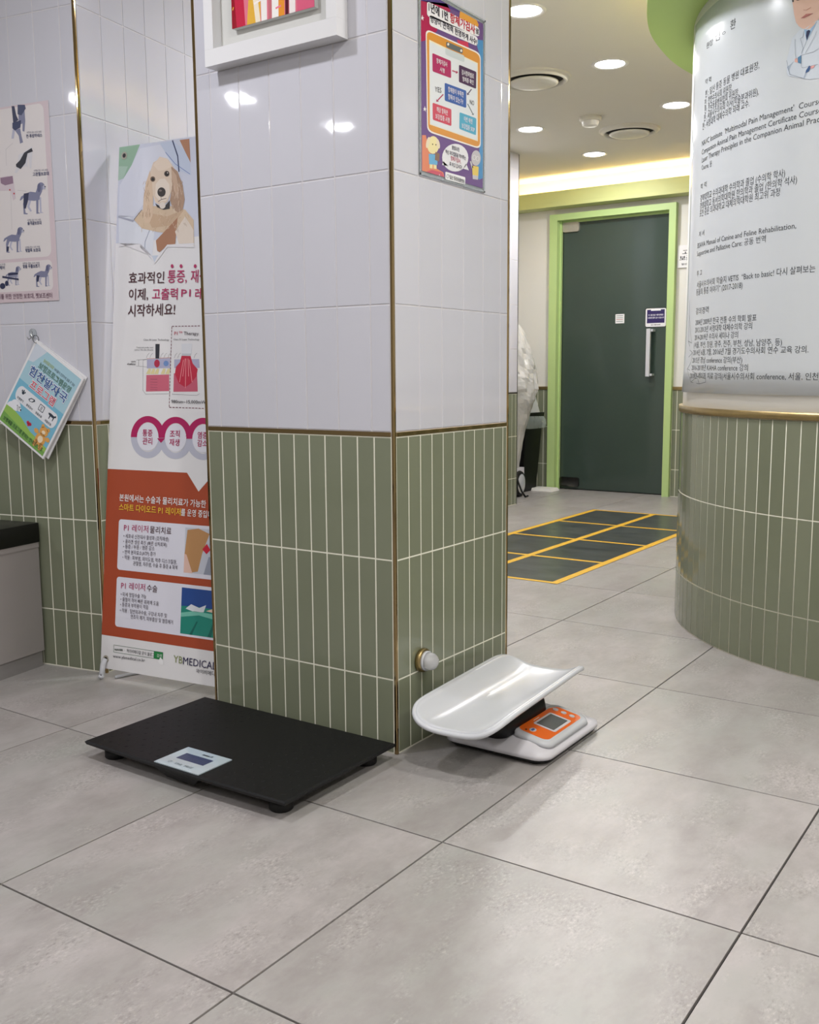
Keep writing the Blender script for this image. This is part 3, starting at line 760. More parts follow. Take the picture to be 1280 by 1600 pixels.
# --- small white tray scale
bs = empty('tray_scale', (0.2, 0.25, 0)); tag(bs, 'white infant-style tray scale with orange control panel on the floor', 'scale'); bs.location = (0, 0, 0)
def loft(rings, name, caps=True):
    bm = bmesh.new(); R_ = [[bm.verts.new(p) for p in r] for r in rings]
    for A, B in zip(R_, R_[1:]):
        for i in range(len(A)): bm.faces.new((A[i], A[(i+1) % len(A)], B[(i+1) % len(A)], B[i]))
    if caps: bm.faces.new(R_[0][::-1]); bm.faces.new(R_[-1])
    return bm_mesh(bm, name, smooth=True)
def zring(x0, x1, y0, y1, r, zf): return [(x, y, zf(x, y) if callable(zf) else zf) for x, y in rrect(x0, x1, y0, y1, r, 6)]
BX0, BX1, BY0, BY1 = 0.055, 0.352, 0.118, 0.452
tilt = lambda x: 0.064 - max(0.0, x-0.24)*0.20
me = loft([zring(BX0+0.012, BX1-0.012, BY0+0.012, BY1-0.012, 0.035, 0.011), zring(BX0, BX1, BY0, BY1, 0.04, 0.015), zring(BX0+0.001, BX1-0.001, BY0+0.001, BY1-0.001, 0.04, 0.026),
           zring(BX0+0.014, BX1-0.010, BY0+0.022, BY1-0.022, 0.045, lambda x, y: tilt(x)-0.014), zring(BX0+0.022, BX1-0.016, BY0+0.032, BY1-0.032, 0.045, lambda x, y: tilt(x)-0.008), zring(BX0+0.03, BX1-0.03, BY0+0.045, BY1-0.045, 0.04, lambda x, y: tilt(x)-0.006)], 'base')
base = obj('base', me, 'plastic_base', bs)
obj('skirt', loft([zring(BX0+0.006, BX1-0.006, BY0+0.006, BY1-0.006, 0.04, 0.007), zring(BX0+0.002, BX1-0.002, BY0+0.002, BY1-0.002, 0.04, 0.0148)], 'skirt'), 'rubber', bs)
for x, y in ((BX0+0.04, BY0+0.035), (BX1-0.045, BY0+0.035), (BX0+0.04, BY1-0.035), (BX1-0.045, BY1-0.035)):
    f_ = obj('foot', lathe([(0.0, 0.0), (0.018, 0.0), (0.019, 0.002), (0.019, 0.0075), (0.0, 0.0075)], 20, 'foot'), 'rubber', bs); f_.location = (x, y, 0)
# raised console and its orange face, on a plane tipped towards +x
KX0, KX1, KY0, KY1 = 0.236, 0.335, 0.163, 0.392
kz = lambda x, h: tilt(x) - 0.004 + h
me = loft([zring(KX0-0.006, KX1+0.008, KY0-0.010, KY1+0.010, 0.03, lambda x, y: kz(x, -0.006)), zring(KX0-0.004, KX1+0.005, KY0-0.007, KY1+0.007, 0.03, lambda x, y: kz(x, 0.003)), zring(KX0, KX1, KY0, KY1, 0.028, lambda x, y: kz(x, 0.006))], 'console')
console = obj('console', me, 'plastic_white', bs)
CP = Plane((KX0, KY0, kz(KX0, 0.006)), (0, 1, 0), (KX0-KX1, 0, kz(KX0, 0)-kz(KX1, 0)))
cw, ch = KY1-KY0, math.hypot(KX1-KX0, kz(KX1, 0)-kz(KX0, 0))
def on_panel(name, out, h0, h1, material, parent):
    bm = bmesh.new(); a = [bm.verts.new(CP.pt(u, -v, h0)) for u, v in out]; b = [bm.verts.new(CP.pt(u, -v, h1)) for u, v in out]
    bm.faces.new(a[::-1]); bm.faces.new(b)
    for i in range(len(a)): bm.faces.new((a[i], a[(i+1) % len(a)], b[(i+1) % len(a)], b[i]))
    return obj(name, bm_mesh(bm, name), material, parent)
# u runs along +y (reading left to right), v runs from the tray side (0) down to the outer side (ch)
panel = on_panel('control_panel', rrect(0.012, cw-0.012, 0.008, ch-0.008, 0.018), -0.001, 0.0006, 'orange', console)
on_panel('display_bezel', rrect(0.070, cw-0.062, 0.022, ch-0.016, 0.006), 0.0003, 0.0014, 'plastic_base', console)
on_panel('display_screen', rrect(0.077, cw-0.070, 0.028, ch-0.023, 0.002), 0.0008, 0.0018, 'lcd', console)
for k in range(3):
    v = 0.024 + 0.024*k
    on_panel('button', [(cw-0.034 + 0.0075*math.cos(t*math.pi/9), v + 0.0075*math.sin(t*math.pi/9)) for t in range(18)], 0.0003, 0.0022, 'plastic_white', console)
on_panel('logo_badge', [(0.036 + 0.011*math.cos(t*math.pi/9), 0.040 + 0.0085*math.sin(t*math.pi/9)) for t in range(18)], 0.0003, 0.0012, 'plastic_white', console)
p = Print(CP); p.base = 0.0014
p.raw([(0.029, -0.043), (0.043, -0.043), (0.043, -0.037), (0.029, -0.037)], (70, 90, 150), 0)
p.cut(); p.raw([(0.020, -0.030), (0.026, -0.030), (0.026, -0.025), (0.020, -0.025)], (30, 26, 30), 0)
p.cut(); p.raw([(0.085, -0.0175), (0.115, -0.0175), (0.115, -0.0150), (0.085, -0.0150)], (250, 224, 200), 0)
p.build('panel_marks', console)
# tray
TX, TY, THX, THY, TR = 0.176, 0.227, 0.1222, 0.2873, 0.0653
def tray_xy(x, y):
    c, s_ = math.cos(TR), math.sin(TR); X, Y = THX*x, THY*y
    return (TX + X*c - Y*s_, TY + X*s_ + Y*c)
def tz(a, b):   # a, b in -1..1 across and along
    return 0.1137 + 0.0405*abs(a)**3.2 - 0.010*(1-abs(a)**2)*(1-abs(b)**6)
bm = bmesh.new(); NA, NB = 28, 44; grid = []
def sq(a, b):   # square to rounded rectangle
    ea = 1 - 0.125*abs(b)**12; eb = 1 - 0.062*abs(a)**8
    return a*ea, b*eb
for j in range(NB+1):
    row = []
    for i in range(NA+1):
        a, b = -1+2*i/NA, -1+2*j/NB; x, y = sq(a, b)
        row.append(bm.verts.new((*tray_xy(x, y), tz(x, y))))
    grid.append(row)
for j in range(NB):
    for i in range(NA): bm.faces.new((grid[j][i], grid[j][i+1], grid[j+1][i+1], grid[j+1][i]))
tray_me = bm_mesh(bm, 'tray', smooth=True)
tray = obj('tray', tray_me, 'plastic_white', bs)
sd = tray.modifiers.new('shell', 'SOLIDIFY'); sd.thickness = 0.008; sd.offset = -1
edge = [(-1+2*i/NA, -1) for i in range(NA)] + [(1, -1+2*j/NB) for j in range(NB)] + [(1-2*i/NA, 1) for i in range(NA)] + [(-1, 1-2*j/NB) for j in range(NB)]
pts = []
for a, b in edge:
    x, y = sq(a, b); pts.append((*tray_xy(x, y), tz(x, y)-0.002))
bm = bmesh.new(); rings = []; n = len(pts)
for i in range(n):
    d = (Vector(pts[(i+1) % n]) - Vector(pts[i-1])).normalized(); s_ = d.cross(Vector((0, 0, 1))).normalized(); u_ = s_.cross(d)
    rings.append([bm.verts.new(Vector(pts[i]) + (s_*math.cos(k*math.pi/4) + u_*math.sin(k*math.pi/4))*0.0068) for k in range(8)])
for i in range(n):
    A, B = rings[i], rings[(i+1) % n]
    for k in range(8): bm.faces.new((A[k], A[(k+1) % 8], B[(k+1) % 8], B[k]))
obj('rolled_rim', bm_mesh(bm, 'rim', smooth=True), 'plastic_white', tray)
obj('tray_bed', loft([zring(0.10, 0.245, 0.10, 0.36, 0.03, 0.056), zring(0.105, 0.240, 0.105, 0.355, 0.03, 0.092)], 'bed'), 'plastic_black', bs)
for y in (0.135, 0.225):
    d_ = obj('drain_dimple', lathe([(0.0, 0.0006), (0.008, 0.0006), (0.0095, 0.0)], 16, 'dimple'), 'plastic_base', tray); d_.location = (*tray_xy(0, (y-TY)/THY), tz(0, (y-TY)/THY)+0.0006)

# --- standing banner between the two walls
BLp = Vector((-1.15, 0.014, 0.033)); bu = Vector((0.992, 0.124, 0)).normalized(); TLp = Vector((-1.1736, 0.2025, 1.642))
BP = Plane(BLp, bu, TLp-BLp)
bw, bh = 0.505, (TLp-BLp).length
ban = empty('banner_stand', BLp); tag(ban, 'tall white and rust printed banner stand behind the pillar', 'banner'); ban.location = (0, 0, 0)
slab('banner_sheet', BP, 0, bw, 0, bh, 0.0012, 'paper', ban)
def on_plane_disc(name, P_, u, v, r0, r1, h, material, parent):
    bm = bmesh.new()
    for k in range(20):
        a, b = 2*math.pi*k/20, 2*math.pi*(k+1)/20
        bm.faces.new([bm.verts.new(P_.pt(u+r*math.cos(t), v+r*math.sin(t), h)) for r, t in ((r1, a), (r1, b), (r0, b), (r0, a))])
    return obj(name, bm_mesh(bm, name), material, parent)
# stand: white feet and poles behind the sheet
for u in (0.022, bw-0.022):
    q = BP.pt(u, 0.03, 0.0); f_ = BP.pt(u, 0.0, 0.0)
    tube_me = tube([q + BP.n*0.004, q + BP.n*0.014 - Vector((0, 0, 0.014)), Vector((q.x, q.y, 0.010)) + BP.n*0.020 + Vector((-0.004, 0, 0)), Vector((q.x, q.y, 0.0085)) + BP.n*0.026], 0.0085, 'foot', 12)
    obj('foot', tube_me, 'plastic_white', ban, True)
    obj('pole', tube([BP.pt(u, 0.02, -0.012), BP.pt(u, bh-0.01, -0.012)], 0.005, 'pole', 8), 'plastic_white', ban, True)
    for v in (0.03, bh-0.028):
        on_plane_disc('grommet', BP, u, v, 0.0065, 0.0115, 0.0016, 'steel', ban)
    on_plane_disc('grommet_hole', BP, u, 0.03, 0.0, 0.0066, 0.0014, 'dark', ban)
    on_plane_disc('grommet_pin', BP, u, bh-0.028, 0.0, 0.0066, 0.0018, 'dark_steel', ban)
tail = tube([Vector((*BP.pt(0.05, 0, -0.01).xy, 0.006)), Vector((*BP.pt(0.12, 0, -0.16).xy, 0.006))], 0.005, 'rear_foot', 8)
obj('rear_foot', tail, 'plastic_white', ban, True)

B3, B4, B5 = (150, 200, 5.0), (150, 490, 5.517), (150, 740, 4.571)
art = Print(BP); art.crop = B3
top_v = bh
def uvq(*pts): return pts
# photograph area: drawn with plain ink shapes
tl, tr = (0.0, bh), (bw, bh)
def cz(p): return art.uv(p)
art.raw([(0, cz((180, 900))[1]), (bw*0.74, cz((180, 900))[1]), (bw, cz((180, 900))[1]), (bw, bh), (0, bh)], (206, 210, 226), 0)
art.raw([(0, cz((180, 410))[1]), (cz((215, 395))[0], cz((215, 395))[1]), (cz((280, 290))[0], cz((280, 290))[1]), (cz((320, 190))[0], cz((320, 190))[1]), (cz((345, 132))[0], bh), (0, bh)], (150, 184, 160), 1)
art.raw([(0, cz((180, 410))[1]), (cz((215, 395))[0], cz((215, 395))[1]), (cz((250, 300))[0], cz((250, 300))[1]), (0, cz((180, 300))[1])], (172, 198, 182), 2)
art.poly([(345, 160), (500, 130), (600, 260), (560, 420), (400, 560), (300, 690), (178, 700), (185, 450), (280, 290)], (218, 221, 234), 2)
art.poly([(178, 680), (260, 690), (330, 760), (460, 790), (440, 1000), (180, 900)], (222, 226, 236), 2)
art.poly([(500, 118), (600, 100), (730, 200), (745, 370), (640, 330), (560, 220)], (196, 206, 226), 3)
art.raw([cz(q) for q in [(655, 95), (730, 85), (740, 270), (700, 190)]], (178, 128, 98), 4)
art.line([(600, 100), (640, 220), (650, 340)], 0.004, (40, 52, 96), 5); art.line([(545, 190), (620, 280), (735, 360)], 0.0015, (80, 110, 180), 5)
fur = (224, 204, 184)
art.poly([(300, 720), (350, 650), (420, 610), (600, 610), (700, 640), (765, 720), (768, 900), (700, 905), (620, 830), (480, 812), (360, 785)], (212, 188, 160), 5)
art.poly([(380, 660), (560, 690), (690, 640), (600, 760), (440, 780)], (200, 170, 140), 6)
art.poly([(470, 880), (640, 700), (620, 910), (560, 915), (500, 970), (480, 960)], (170, 120, 88), 7)
art.poly([(620, 810), (700, 690), (765, 800), (765, 900), (650, 905)], (226, 212, 198), 8)
art.poly([(430, 330), (450, 270), (510, 235), (570, 250), (610, 310), (615, 400), (590, 500), (560, 580), (510, 610), (465, 580), (440, 500), (425, 420)], fur, 8)      # skull and cheeks
art.poly([(450, 290), (500, 225), (560, 240), (600, 300), (540, 330), (490, 335)], (232, 214, 196), 9)
art.poly([(425, 330), (440, 420), (450, 560), (445, 690), (420, 745), (385, 740), (368, 660), (375, 540), (395, 420)], (216, 190, 164), 9)                              # ears
art.poly([(590, 300), (640, 340), (680, 450), (695, 560), (680, 640), (640, 660), (600, 630), (580, 560), (600, 450)], (176, 144, 120), 9); art.poly([(592, 320), (630, 370), (650, 480), (640, 560), (610, 480), (600, 400)], (200, 170, 146), 10)
art.poly([(470, 440), (500, 400), (540, 395), (575, 440), (580, 520), (550, 570), (500, 575), (465, 530)], (234, 220, 206), 10)
art.ellipse((447, 400), 19, 21, (110, 88, 70), 11); art.ellipse((447, 402), 11, 12, (22, 18, 18), 12); art.ellipse((556, 358), 20, 22, (60, 46, 40), 11); art.ellipse((558, 360), 13, 15, (22, 18, 18), 12); art.ellipse((562, 352), 4, 5, (220, 210, 205), 13)
art.ellipse((515, 502), 32, 37, (44, 36, 36), 11); art.ellipse((506, 490), 12, 8, (116, 104, 100), 12); art.line([(510, 540), (515, 560), (490, 575)], 0.0014, (80, 52, 46), 12); art.line([(515, 560), (552, 550)], 0.0014, (80, 52, 46), 12)
art.poly([(465, 590), (500, 610), (545, 605), (580, 565), (578, 632), (530, 640), (480, 620)], (40, 34, 36), 9.5); art.ellipse((522, 606), 24, 26, (230, 218, 208), 10)
random.seed(5)
for i in range(90):
    side = random.random() < 0.5
    x = random.uniform(370, 430) if side else random.uniform(590, 680); y = random.uniform(400, 680) if side else random.uniform(380, 630)
    art.line([(x, y), (x+random.uniform(-12, 12), y+random.uniform(20, 45))], 0.0009, random.choice([(196, 160, 128), (232, 214, 194), (150, 118, 92)]), 11)
for i in range(60):
    x, y = random.uniform(330, 740), random.uniform(650, 800)
    art.line([(x, y), (x+random.uniform(-25, 25), y+random.uniform(10, 30))], 0.0009, random.choice([(190, 158, 128), (226, 206, 184)]), 8)
art.poly([(175, 690), (300, 720), (290, 735), (176, 700)], (170, 172, 190), 8)
art.line([(300, 715), (360, 640)], 0.0015, (74, 66, 70), 9); art.line([(420, 800), (385, 890), (385, 950)], 0.001, (110, 124, 160), 9)
art.poly([(350, 905), (180, 930), (180, 900), (440, 1000), (460, 1050), (480, 1010), (560, 912), (770, 900), (770, 935), (560, 930), (480, 1040), (460, 1062), (430, 1012), (350, 935)], (228, 226, 230), 12)
art.poly([(415, 1000), (500, 995), (458, 1050)], (196, 206, 222), 11)
# diagrams
art.cut(); art.crop = B4
art.poly([(435, 530), (632, 525), (632, 668), (432, 672)], (204, 100, 122), 1)
art.poly([(440, 395), (640, 385), (640, 470), (440, 472)], (176, 176, 204), 1); art.ellipse((605, 430), 22, 24, (110, 142, 196), 2)
art.line([(440, 390), (642, 380)], 0.0016, (206, 150, 150), 2)
for x in (455, 490, 525, 580, 620): art.poly([(x-22, 520), (x+2, 472), (x+22, 478), (x+12, 522)], (226, 214, 160), 2)
art.poly([(514, 262), (550, 262), (546, 388), (514, 388)], (44, 46, 56), 3); art.ellipse((527, 430), 24, 34, (178, 40, 72), 3)
for y in (565, 590, 612, 635, 655): art.line([(470, y), (530, y+2)], 0.0007, (120, 70, 90), 3)
art.line([(440, 395), (408, 400), (405, 660), (430, 695), (640, 690)], 0.0008, (120, 120, 130), 3)
for x in (450, 480, 570, 600, 635, 690, 720, 860): art.line([(x-14, 382), (x-4, 356), (x+12, 340)], 0.0007, (90, 90, 100), 3)
art.line([(370, 400), (368, 450)], 0.0009, (60, 60, 66), 3); art.line([(350, 400), (440, 394)], 0.0006, (60, 60, 66), 3); art.line([(350, 452), (440, 460)], 0.0006, (60, 60, 66), 3)
art.poly([(672, 515), (872, 520), (878, 672), (668, 674)], (200, 92, 116), 1); art.poly([(675, 395), (890, 392), (895, 468), (675, 470)], (178, 178, 206), 1)
art.poly([(740, 362), (815, 362), (835, 430), (878, 480), (868, 540), (820, 600), (770, 636), (715, 600), (682, 520), (690, 460), (725, 420)], (196, 34, 66), 3)
art.poly([(738, 258), (830, 258), (825, 350), (740, 350)], (222, 224, 230), 4); art.poly([(740, 345), (825, 345), (815, 366), (742, 364)], (196, 200, 208), 5)
for a, b in (((755, 400), (722, 590)), ((770, 390), (750, 540)), ((778, 390), (772, 640)), ((795, 390), (800, 540)), ((805, 400), (830, 590))): art.line([a, b], 0.0022, (240, 150, 160), 4)
art.line([(660, 690), (660, 695), (870, 705), (895, 690)], 0.0008, (120, 120, 130), 3)
art.dash((655, 112), (632, 812), 24, 0.0022, (110, 32, 60), 4); art.dash((655, 110), (905, 106), 9, 0.0022, (110, 32, 60), 4); art.dash((632, 808), (940, 818), 11, 0.0022, (110, 32, 60), 4)
art.cut()   # three linked circles
for q_, (cx, cy) in enumerate(((448, 1065), (688, 1072), (925, 1080))):
    art.ring((cx, cy), 146, 182, 54, (190, 192, 208), 1+q_*0.6, 0, 180)
    art.ring((cx, cy), 146, 182, 54, (176, 22, 92), 3+q_*0.6, 180, 360)
    art.ellipse((cx, cy), 93, 120, (226, 226, 236), 5)
art.poly([(528, 1075), (598, 1075), (562, 1115)], (176, 22, 92), 6); art.poly([(768, 1062), (798, 1042), (828, 1062), (798, 1030)], (176, 22, 92), 6)
art.cut()   # rust block, pointed white flag, boxes
def bandv(y): return cz((100, y))[1]
r0 = art.uv((98, 1338))
vt0 = r0[1]; ra = art.uv((785, 1382)); rb = art.uv((885, 1535)); rc = art.uv((948, 1455))
art.crop = B5
vb0 = art.uv((45, 1150))[1]
tipu, tipv = rb
art.raw([(0, vb0), (bw, vb0), (bw, vt0), (rc[0]+0.028, vt0), (tipu, tipv), (ra[0], vt0), (0, vt0)], (170, 74, 44), 1)
def pane(TL, BLq, ymid):
    u0, v1 = art.uv(TL); u1, v0 = bw-0.018, art.uv(BLq)[1]
    pts = rrect(u0, u1, v0, v1, 0.010, 5); art.raw(pts, (226, 226, 238), 2)
    return u0, u1, v0, v1
b1 = pane((165, 325), (155, 685), 0); b2_ = pane((150, 735), (135, 1090), 0)
u0, v1 = art.uv((640, 385)); v0 = art.uv((625, 705))[1]
PH1 = (u0, bw-0.022, v0, v1)
def bx(P4, a0, a1, c0, c1, col, layer): art.raw([(P4[0]+(P4[1]-P4[0])*x, P4[2]+(P4[3]-P4[2])*y) for x, y in ((a0, c0), (a1, c0), (a1, c1), (a0, c1))], col, layer)
def bp(P4, pts, col, layer): art.raw([(P4[0]+(P4[1]-P4[0])*x, P4[2]+(P4[3]-P4[2])*y) for x, y in pts], col, layer)
bx(PH1, 0, 1, 0, 1, (200, 204, 216), 3); bp(PH1, [(0, 0.35), (0.12, 0.0), (0.32, 0.05), (0.40, 0.45), (0.55, 0.9), (0.3, 1), (0.05, 0.95)], (192, 144, 96), 4); bp(PH1, [(0, 0), (0.2, 0.0), (0.05, 0.4), (0, 0.42)], (226, 190, 176), 5)
bp(PH1, [(0.40, 0.55), (0.50, 0.45), (0.58, 0.55), (0.5, 0.68)], (206, 36, 60), 6); bp(PH1, [(0.5, 0.6), (0.62, 0.8), (1, 0.9), (1, 0.5), (0.6, 0.5)], (178, 186, 204), 5); bp(PH1, [(0.45, 0.0), (1, 0), (1, 0.3), (0.55, 0.4)], (150, 156, 172), 4)
u0, v1 = art.uv((615, 812)); v0 = art.uv((600, 1140))[1]
PH2 = (u0, bw-0.022, v0, v1)
bx(PH2, 0, 1, 0, 1, (36, 138, 122), 3); bp(PH2, [(0, 0.6), (0.3, 0.62), (1, 0.6), (1, 1), (0, 1)], (40, 76, 146), 4); bp(PH2, [(0.1, 0.55), (0.22, 0.66), (0.4, 0.6), (0.55, 0.68), (0.5, 0.52), (0.3, 0.5)], (220, 226, 232), 5); bp(PH2, [(0, 0.45), (0.3, 0.52), (0.7, 0.5), (1, 0.42), (1, 0.35), (0.4, 0.44), (0, 0.36)], (120, 196, 178), 5)
bp(PH2, [(0.55, 0.55), (0.8, 0.66), (0.95, 0.6), (0.8, 0.52)], (226, 196, 176), 6); bp(PH2, [(0.2, 0.0), (0.35, 0.3), (0.38, 0.3), (0.26, 0.0)], (24, 104, 94), 5); bp(PH2, [(0.6, 0.0), (0.7, 0.28), (0.74, 0.28), (0.68, 0.0)], (24, 104, 94), 5)
# search box at the bottom
qa, qb = art.uv((128, 1222)), art.uv((480, 1325)); 
u0, u1 = art.uv((126, 1270))[0], art.uv((480, 1285))[0]; vt, vb = art.uv((128, 1222))[1], art.uv((124, 1275))[1]
for a in ((u0, u1, vt-0.0012, vt), (u0, u1, vb, vb+0.0012), (u0, u0+0.0012, vb, vt), (u1-0.0012, u1, vb, vt)): art.raw([(a[0], a[2]), (a[1], a[2]), (a[1], a[3]), (a[0], a[3])], (54, 96, 66), 3)
art.raw([(u1-0.036, vb), (u1, vb), (u1, vt), (u1-0.036, vt)], (36, 134, 70), 3)
art.raw([(u1-0.018, vb-0.008), (u1-0.008, vb-0.016), (u1+0.002, vb-0.014), (u1+0.004, vb-0.002), (u1-0.010, vb+0.008)], (238, 238, 240), 5)
art.build('printed_artwork', ban)
SEARCH = (u0, u1, vb, vt)

tx = Print(BP); tx.s_up = (0, 1)
def bt(t, a, b, h, col, bold=0.0): tx.text(t, a, b, h, col, 14, bold)
dk, mg = (70, 22, 34), (176, 22, 92)
tx.crop = B3
bt('효과적인', (258, 1210), (535, 1205), 80, dk, 0.01); bt('통증,', (562, 1203), (712, 1200), 90, mg, 0.01); bt('재생,', (742, 1200), (890, 1198), 90, mg, 0.01)
bt('이제,', (258, 1338), (410, 1335), 80, dk, 0.01); bt('고출력', (440, 1335), (640, 1333), 80, mg, 0.01); bt('P1', (668, 1318), (742, 1317), 66, mg, 0.01); bt('레이저', (776, 1332), (980, 1330), 80, mg, 0.01); bt('시작하세요!', (252, 1468), (620, 1455), 84, dk, 0.01)
for x in (598, 668, 778): tx.cut(); tx.ellipse((x, 1080), 11, 15, mg, 14)
tx.crop = B4
bt('P1™', (678, 185), (745, 183), 34, (196, 40, 80)); bt('Therapy', (760, 185), (888, 187), 36, (50, 34, 44))
bt('Class III Laser Technology', (414, 233), (634, 233), 17, (60, 58, 66)); bt('Class IV Laser Technology', (672, 230), (895, 230), 17, (60, 58, 66))
bt('Treatment probe must', (352, 298), (497, 298), 14, (60, 58, 66)); bt('contact the skin directly', (334, 318), (497, 318), 14, (60, 58, 66)); bt('very', (304, 418), (346, 418), 14, (40, 38, 46), 0.02); bt('shallow', (272, 440), (346, 442), 16, (40, 38, 46), 0.02)
bt('980nm~15,000mW', (652, 772), (950, 778), 34, (44, 40, 50))
bt('통증', (404, 1052), (490, 1055), 54, mg, 0.01); bt('관리', (404, 1122), (488, 1125), 54, mg, 0.01); bt('조직', (640, 1060), (724, 1062), 54, mg, 0.01); bt('재생', (636, 1132), (722, 1136), 54, mg, 0.01); bt('염증', (878, 1072), (964, 1076), 54, mg, 0.01); bt('감소', (876, 1140), (962, 1144), 54, mg, 0.01)
tx.crop = B5
wh, ye = (240, 236, 236), (240, 196, 64)
bt('본원에서는 수술과 물리치료가 가능한', (170, 190), (788, 240), 46, wh, 0.012); bt('스마트 다이오드 P1 레이저', (167, 258), (608, 296), 46, ye, 0.012); bt('를 운영 중입니다', (610, 296), (868, 318), 46, wh, 0.012)
bt('P1 레이저', (202, 405), (375, 418), 46, mg); bt('물리치료', (388, 420), (540, 432), 46, dk)
body = ['• 세포내 신진대사 활성화 (조직재생)', '• 콜라겐 생성 촉진 (빠른 상처회복)', '• 통증 / 부종 / 염증 감소', '• 면역 분자효소(ATP) 증가', '• 적용 : 피부염, 외이도염, 척추 디스크질환,', '관절염, 치주염, 수술 후 통증 & 회복']
for t, a, b in zip(body, ((200, 456), (198, 495), (197, 532), (194, 570), (192, 608), (268, 652)), ((522, 482), (508, 522), (420, 548), (428, 588), (580, 646), (586, 684))): bt(t, a, b, 28, (74, 62, 74))
bt('P1 레이저', (182, 818), (352, 834), 46, mg); bt('수술', (366, 836), (440, 846), 46, dk)
body = ['• 미세 정밀수술 가능', '• 출혈이 적어 빠른 회복에 도움', '• 통증과 부작용이 적음', '• 적용 : 일반외과수술, 구강내 치주 및', '연조직 제거, 피부종양 및 염증제거']
for t, a, b in zip(body, ((180, 872), (178, 908), (176, 946), (174, 986), (250, 1032)), ((362, 892), (450, 942), (376, 968), (508, 1028), (552, 1074))): bt(t, a, b, 28, (74, 62, 74))
bt('NAVER', (136, 1262), (196, 1266), 15, (40, 60, 46), 0.03); bt('·', (206, 1268), (210, 1268), 15, (40, 40, 46)); bt('와이비메디칼 공식 블로그', (222, 1274), (420, 1306), 24, (50, 46, 56))
bt('검색', (438, 1308), (472, 1312), 22, (226, 240, 228)); bt('www.ybmedical.co.kr', (124, 1312), (352, 1344), 26, (50, 46, 56))
bt('YB', (556, 1345), (620, 1358), 60, (140, 150, 96)); bt('MEDICAL', (624, 1360), (860, 1402), 62, (40, 34, 80)); bt('와이비메디칼', (718, 1420), (880, 1448), 30, (60, 56, 70))
tx.build('text_line', ban)

# --- poster in a clear sleeve on the right face of the pillar
VP = Plane((0.0016, 0, 0), (0, 1, 0), (0, 0, 1)); C7 = (640, 0, 5.161)
vy0, vy1, vz0, vz1 = 0.122, 0.412, 1.425, 1.835
po = empty('wall_poster', (0, 0, 0)); tag(po, 'purple flow chart poster in a clear sleeve on the pillar', 'poster')
slab('paper', VP, vy0, vy1, vz0, vz1, 0.0008, 'paper', po, 0.0004)
a = Print(VP, C7); a.base = 0.0006
a.raw([(vy0, vz0), (vy1, vz0), (vy1, vz1), (vy0, vz1)], (112, 82, 138), 0)
def clip(pts):
    return [(min(max(u, vy0), vy1), min(max(v, vz0), vz1)) for u, v in pts]
def cp(pts, col, layer): a.raw(clip([a.uv(q) for q in pts]), col, layer)
cp([(80, 0), (300, -20), (330, 90), (240, 150), (220, 250), (150, 320), (80, 330)], (176, 40, 86), 1); cp([(80, 0), (160, -60), (420, -20), (520, 90), (300, 60)], (84, 62, 128), 1)
cp([(405, 90), (430, 70), (540, 120), (556, 200), (540, 240), (430, 180), (400, 140)], (226, 160, 74), 2); cp([(540, 320), (600, 330), (600, 1440), (560, 1450), (530, 1400), (560, 1250), (570, 800), (575, 480), (545, 380)], (84, 148, 200), 1)
cp([(380, 320), (470, 340), (480, 420), (400, 380)], (206, 60, 90), 1); cp([(100, 1090), (130, 1090), (150, 1180), (200, 1350), (270, 1390), (280, 1460), (100, 1410)], (226, 138, 104), 1); cp([(180, 1370), (260, 1390), (280, 1460), (130, 1430)], (206, 92, 110), 2)
a.rrect([(128, 232), (572, 430), (572, 1205), (140, 1062)], 0.10, (244, 238, 232), 3); a.rrect([(136, 246), (566, 440), (566, 1192), (148, 1052)], 0.10, (222, 152, 66), 4)
a.poly([(155, 320), (548, 510), (548, 1140), (160, 1005)], (240, 230, 200), 5); a.poly([(158, 334), (542, 514), (542, 1132), (164, 1000)], (226, 230, 234), 6)
a.rrect([(285, 385), (440, 450), (440, 505), (285, 440)], 0.3, (206, 214, 216), 7); a.rrect([(293, 335), (428, 392), (424, 436), (292, 380)], 0.3, (106, 110, 110), 8); a.ellipse((308, 358), 8, 11, (236, 230, 220), 9); a.ellipse((413, 410), 8, 11, (236, 230, 220), 9)
for q, c in (([(180, 428), (330, 492), (332, 632), (182, 576)], (178, 50, 100)), ([(395, 522), (535, 580), (533, 718), (394, 662)], (72, 42, 78)), ([(280, 668), (454, 732), (454, 872), (280, 812)], (62, 98, 170)), ([(182, 828), (334, 882), (334, 1018), (184, 966)], (208, 78, 96)), ([(400, 905), (535, 955), (532, 1092), (398, 1040)], (88, 172, 202))): a.rrect(q, 0.08, c, 8)
def arrow(p, q, w, col):
    P_, Q_ = Vector(p), Vector(q); d = (Q_-P_).normalized(); n = Vector((-d.y, d.x)); m = Q_-d*w*2.0
    a.poly([tuple(P_-n*w*.6), tuple(m-n*w*.6), tuple(m+n*w*.6), tuple(P_+n*w*.6)], col, 8); a.poly([tuple(m-n*w*1.8), tuple(Q_), tuple(m+n*w*1.8)], col, 8)
arrow((340, 570), (388, 588), 8, (176, 66, 100)); arrow((496, 720), (460, 768), 8, (110, 100, 120)); arrow((268, 762), (212, 822), 8, (176, 66, 100)); arrow((465, 838), (512, 930), 6, (120, 130, 130))
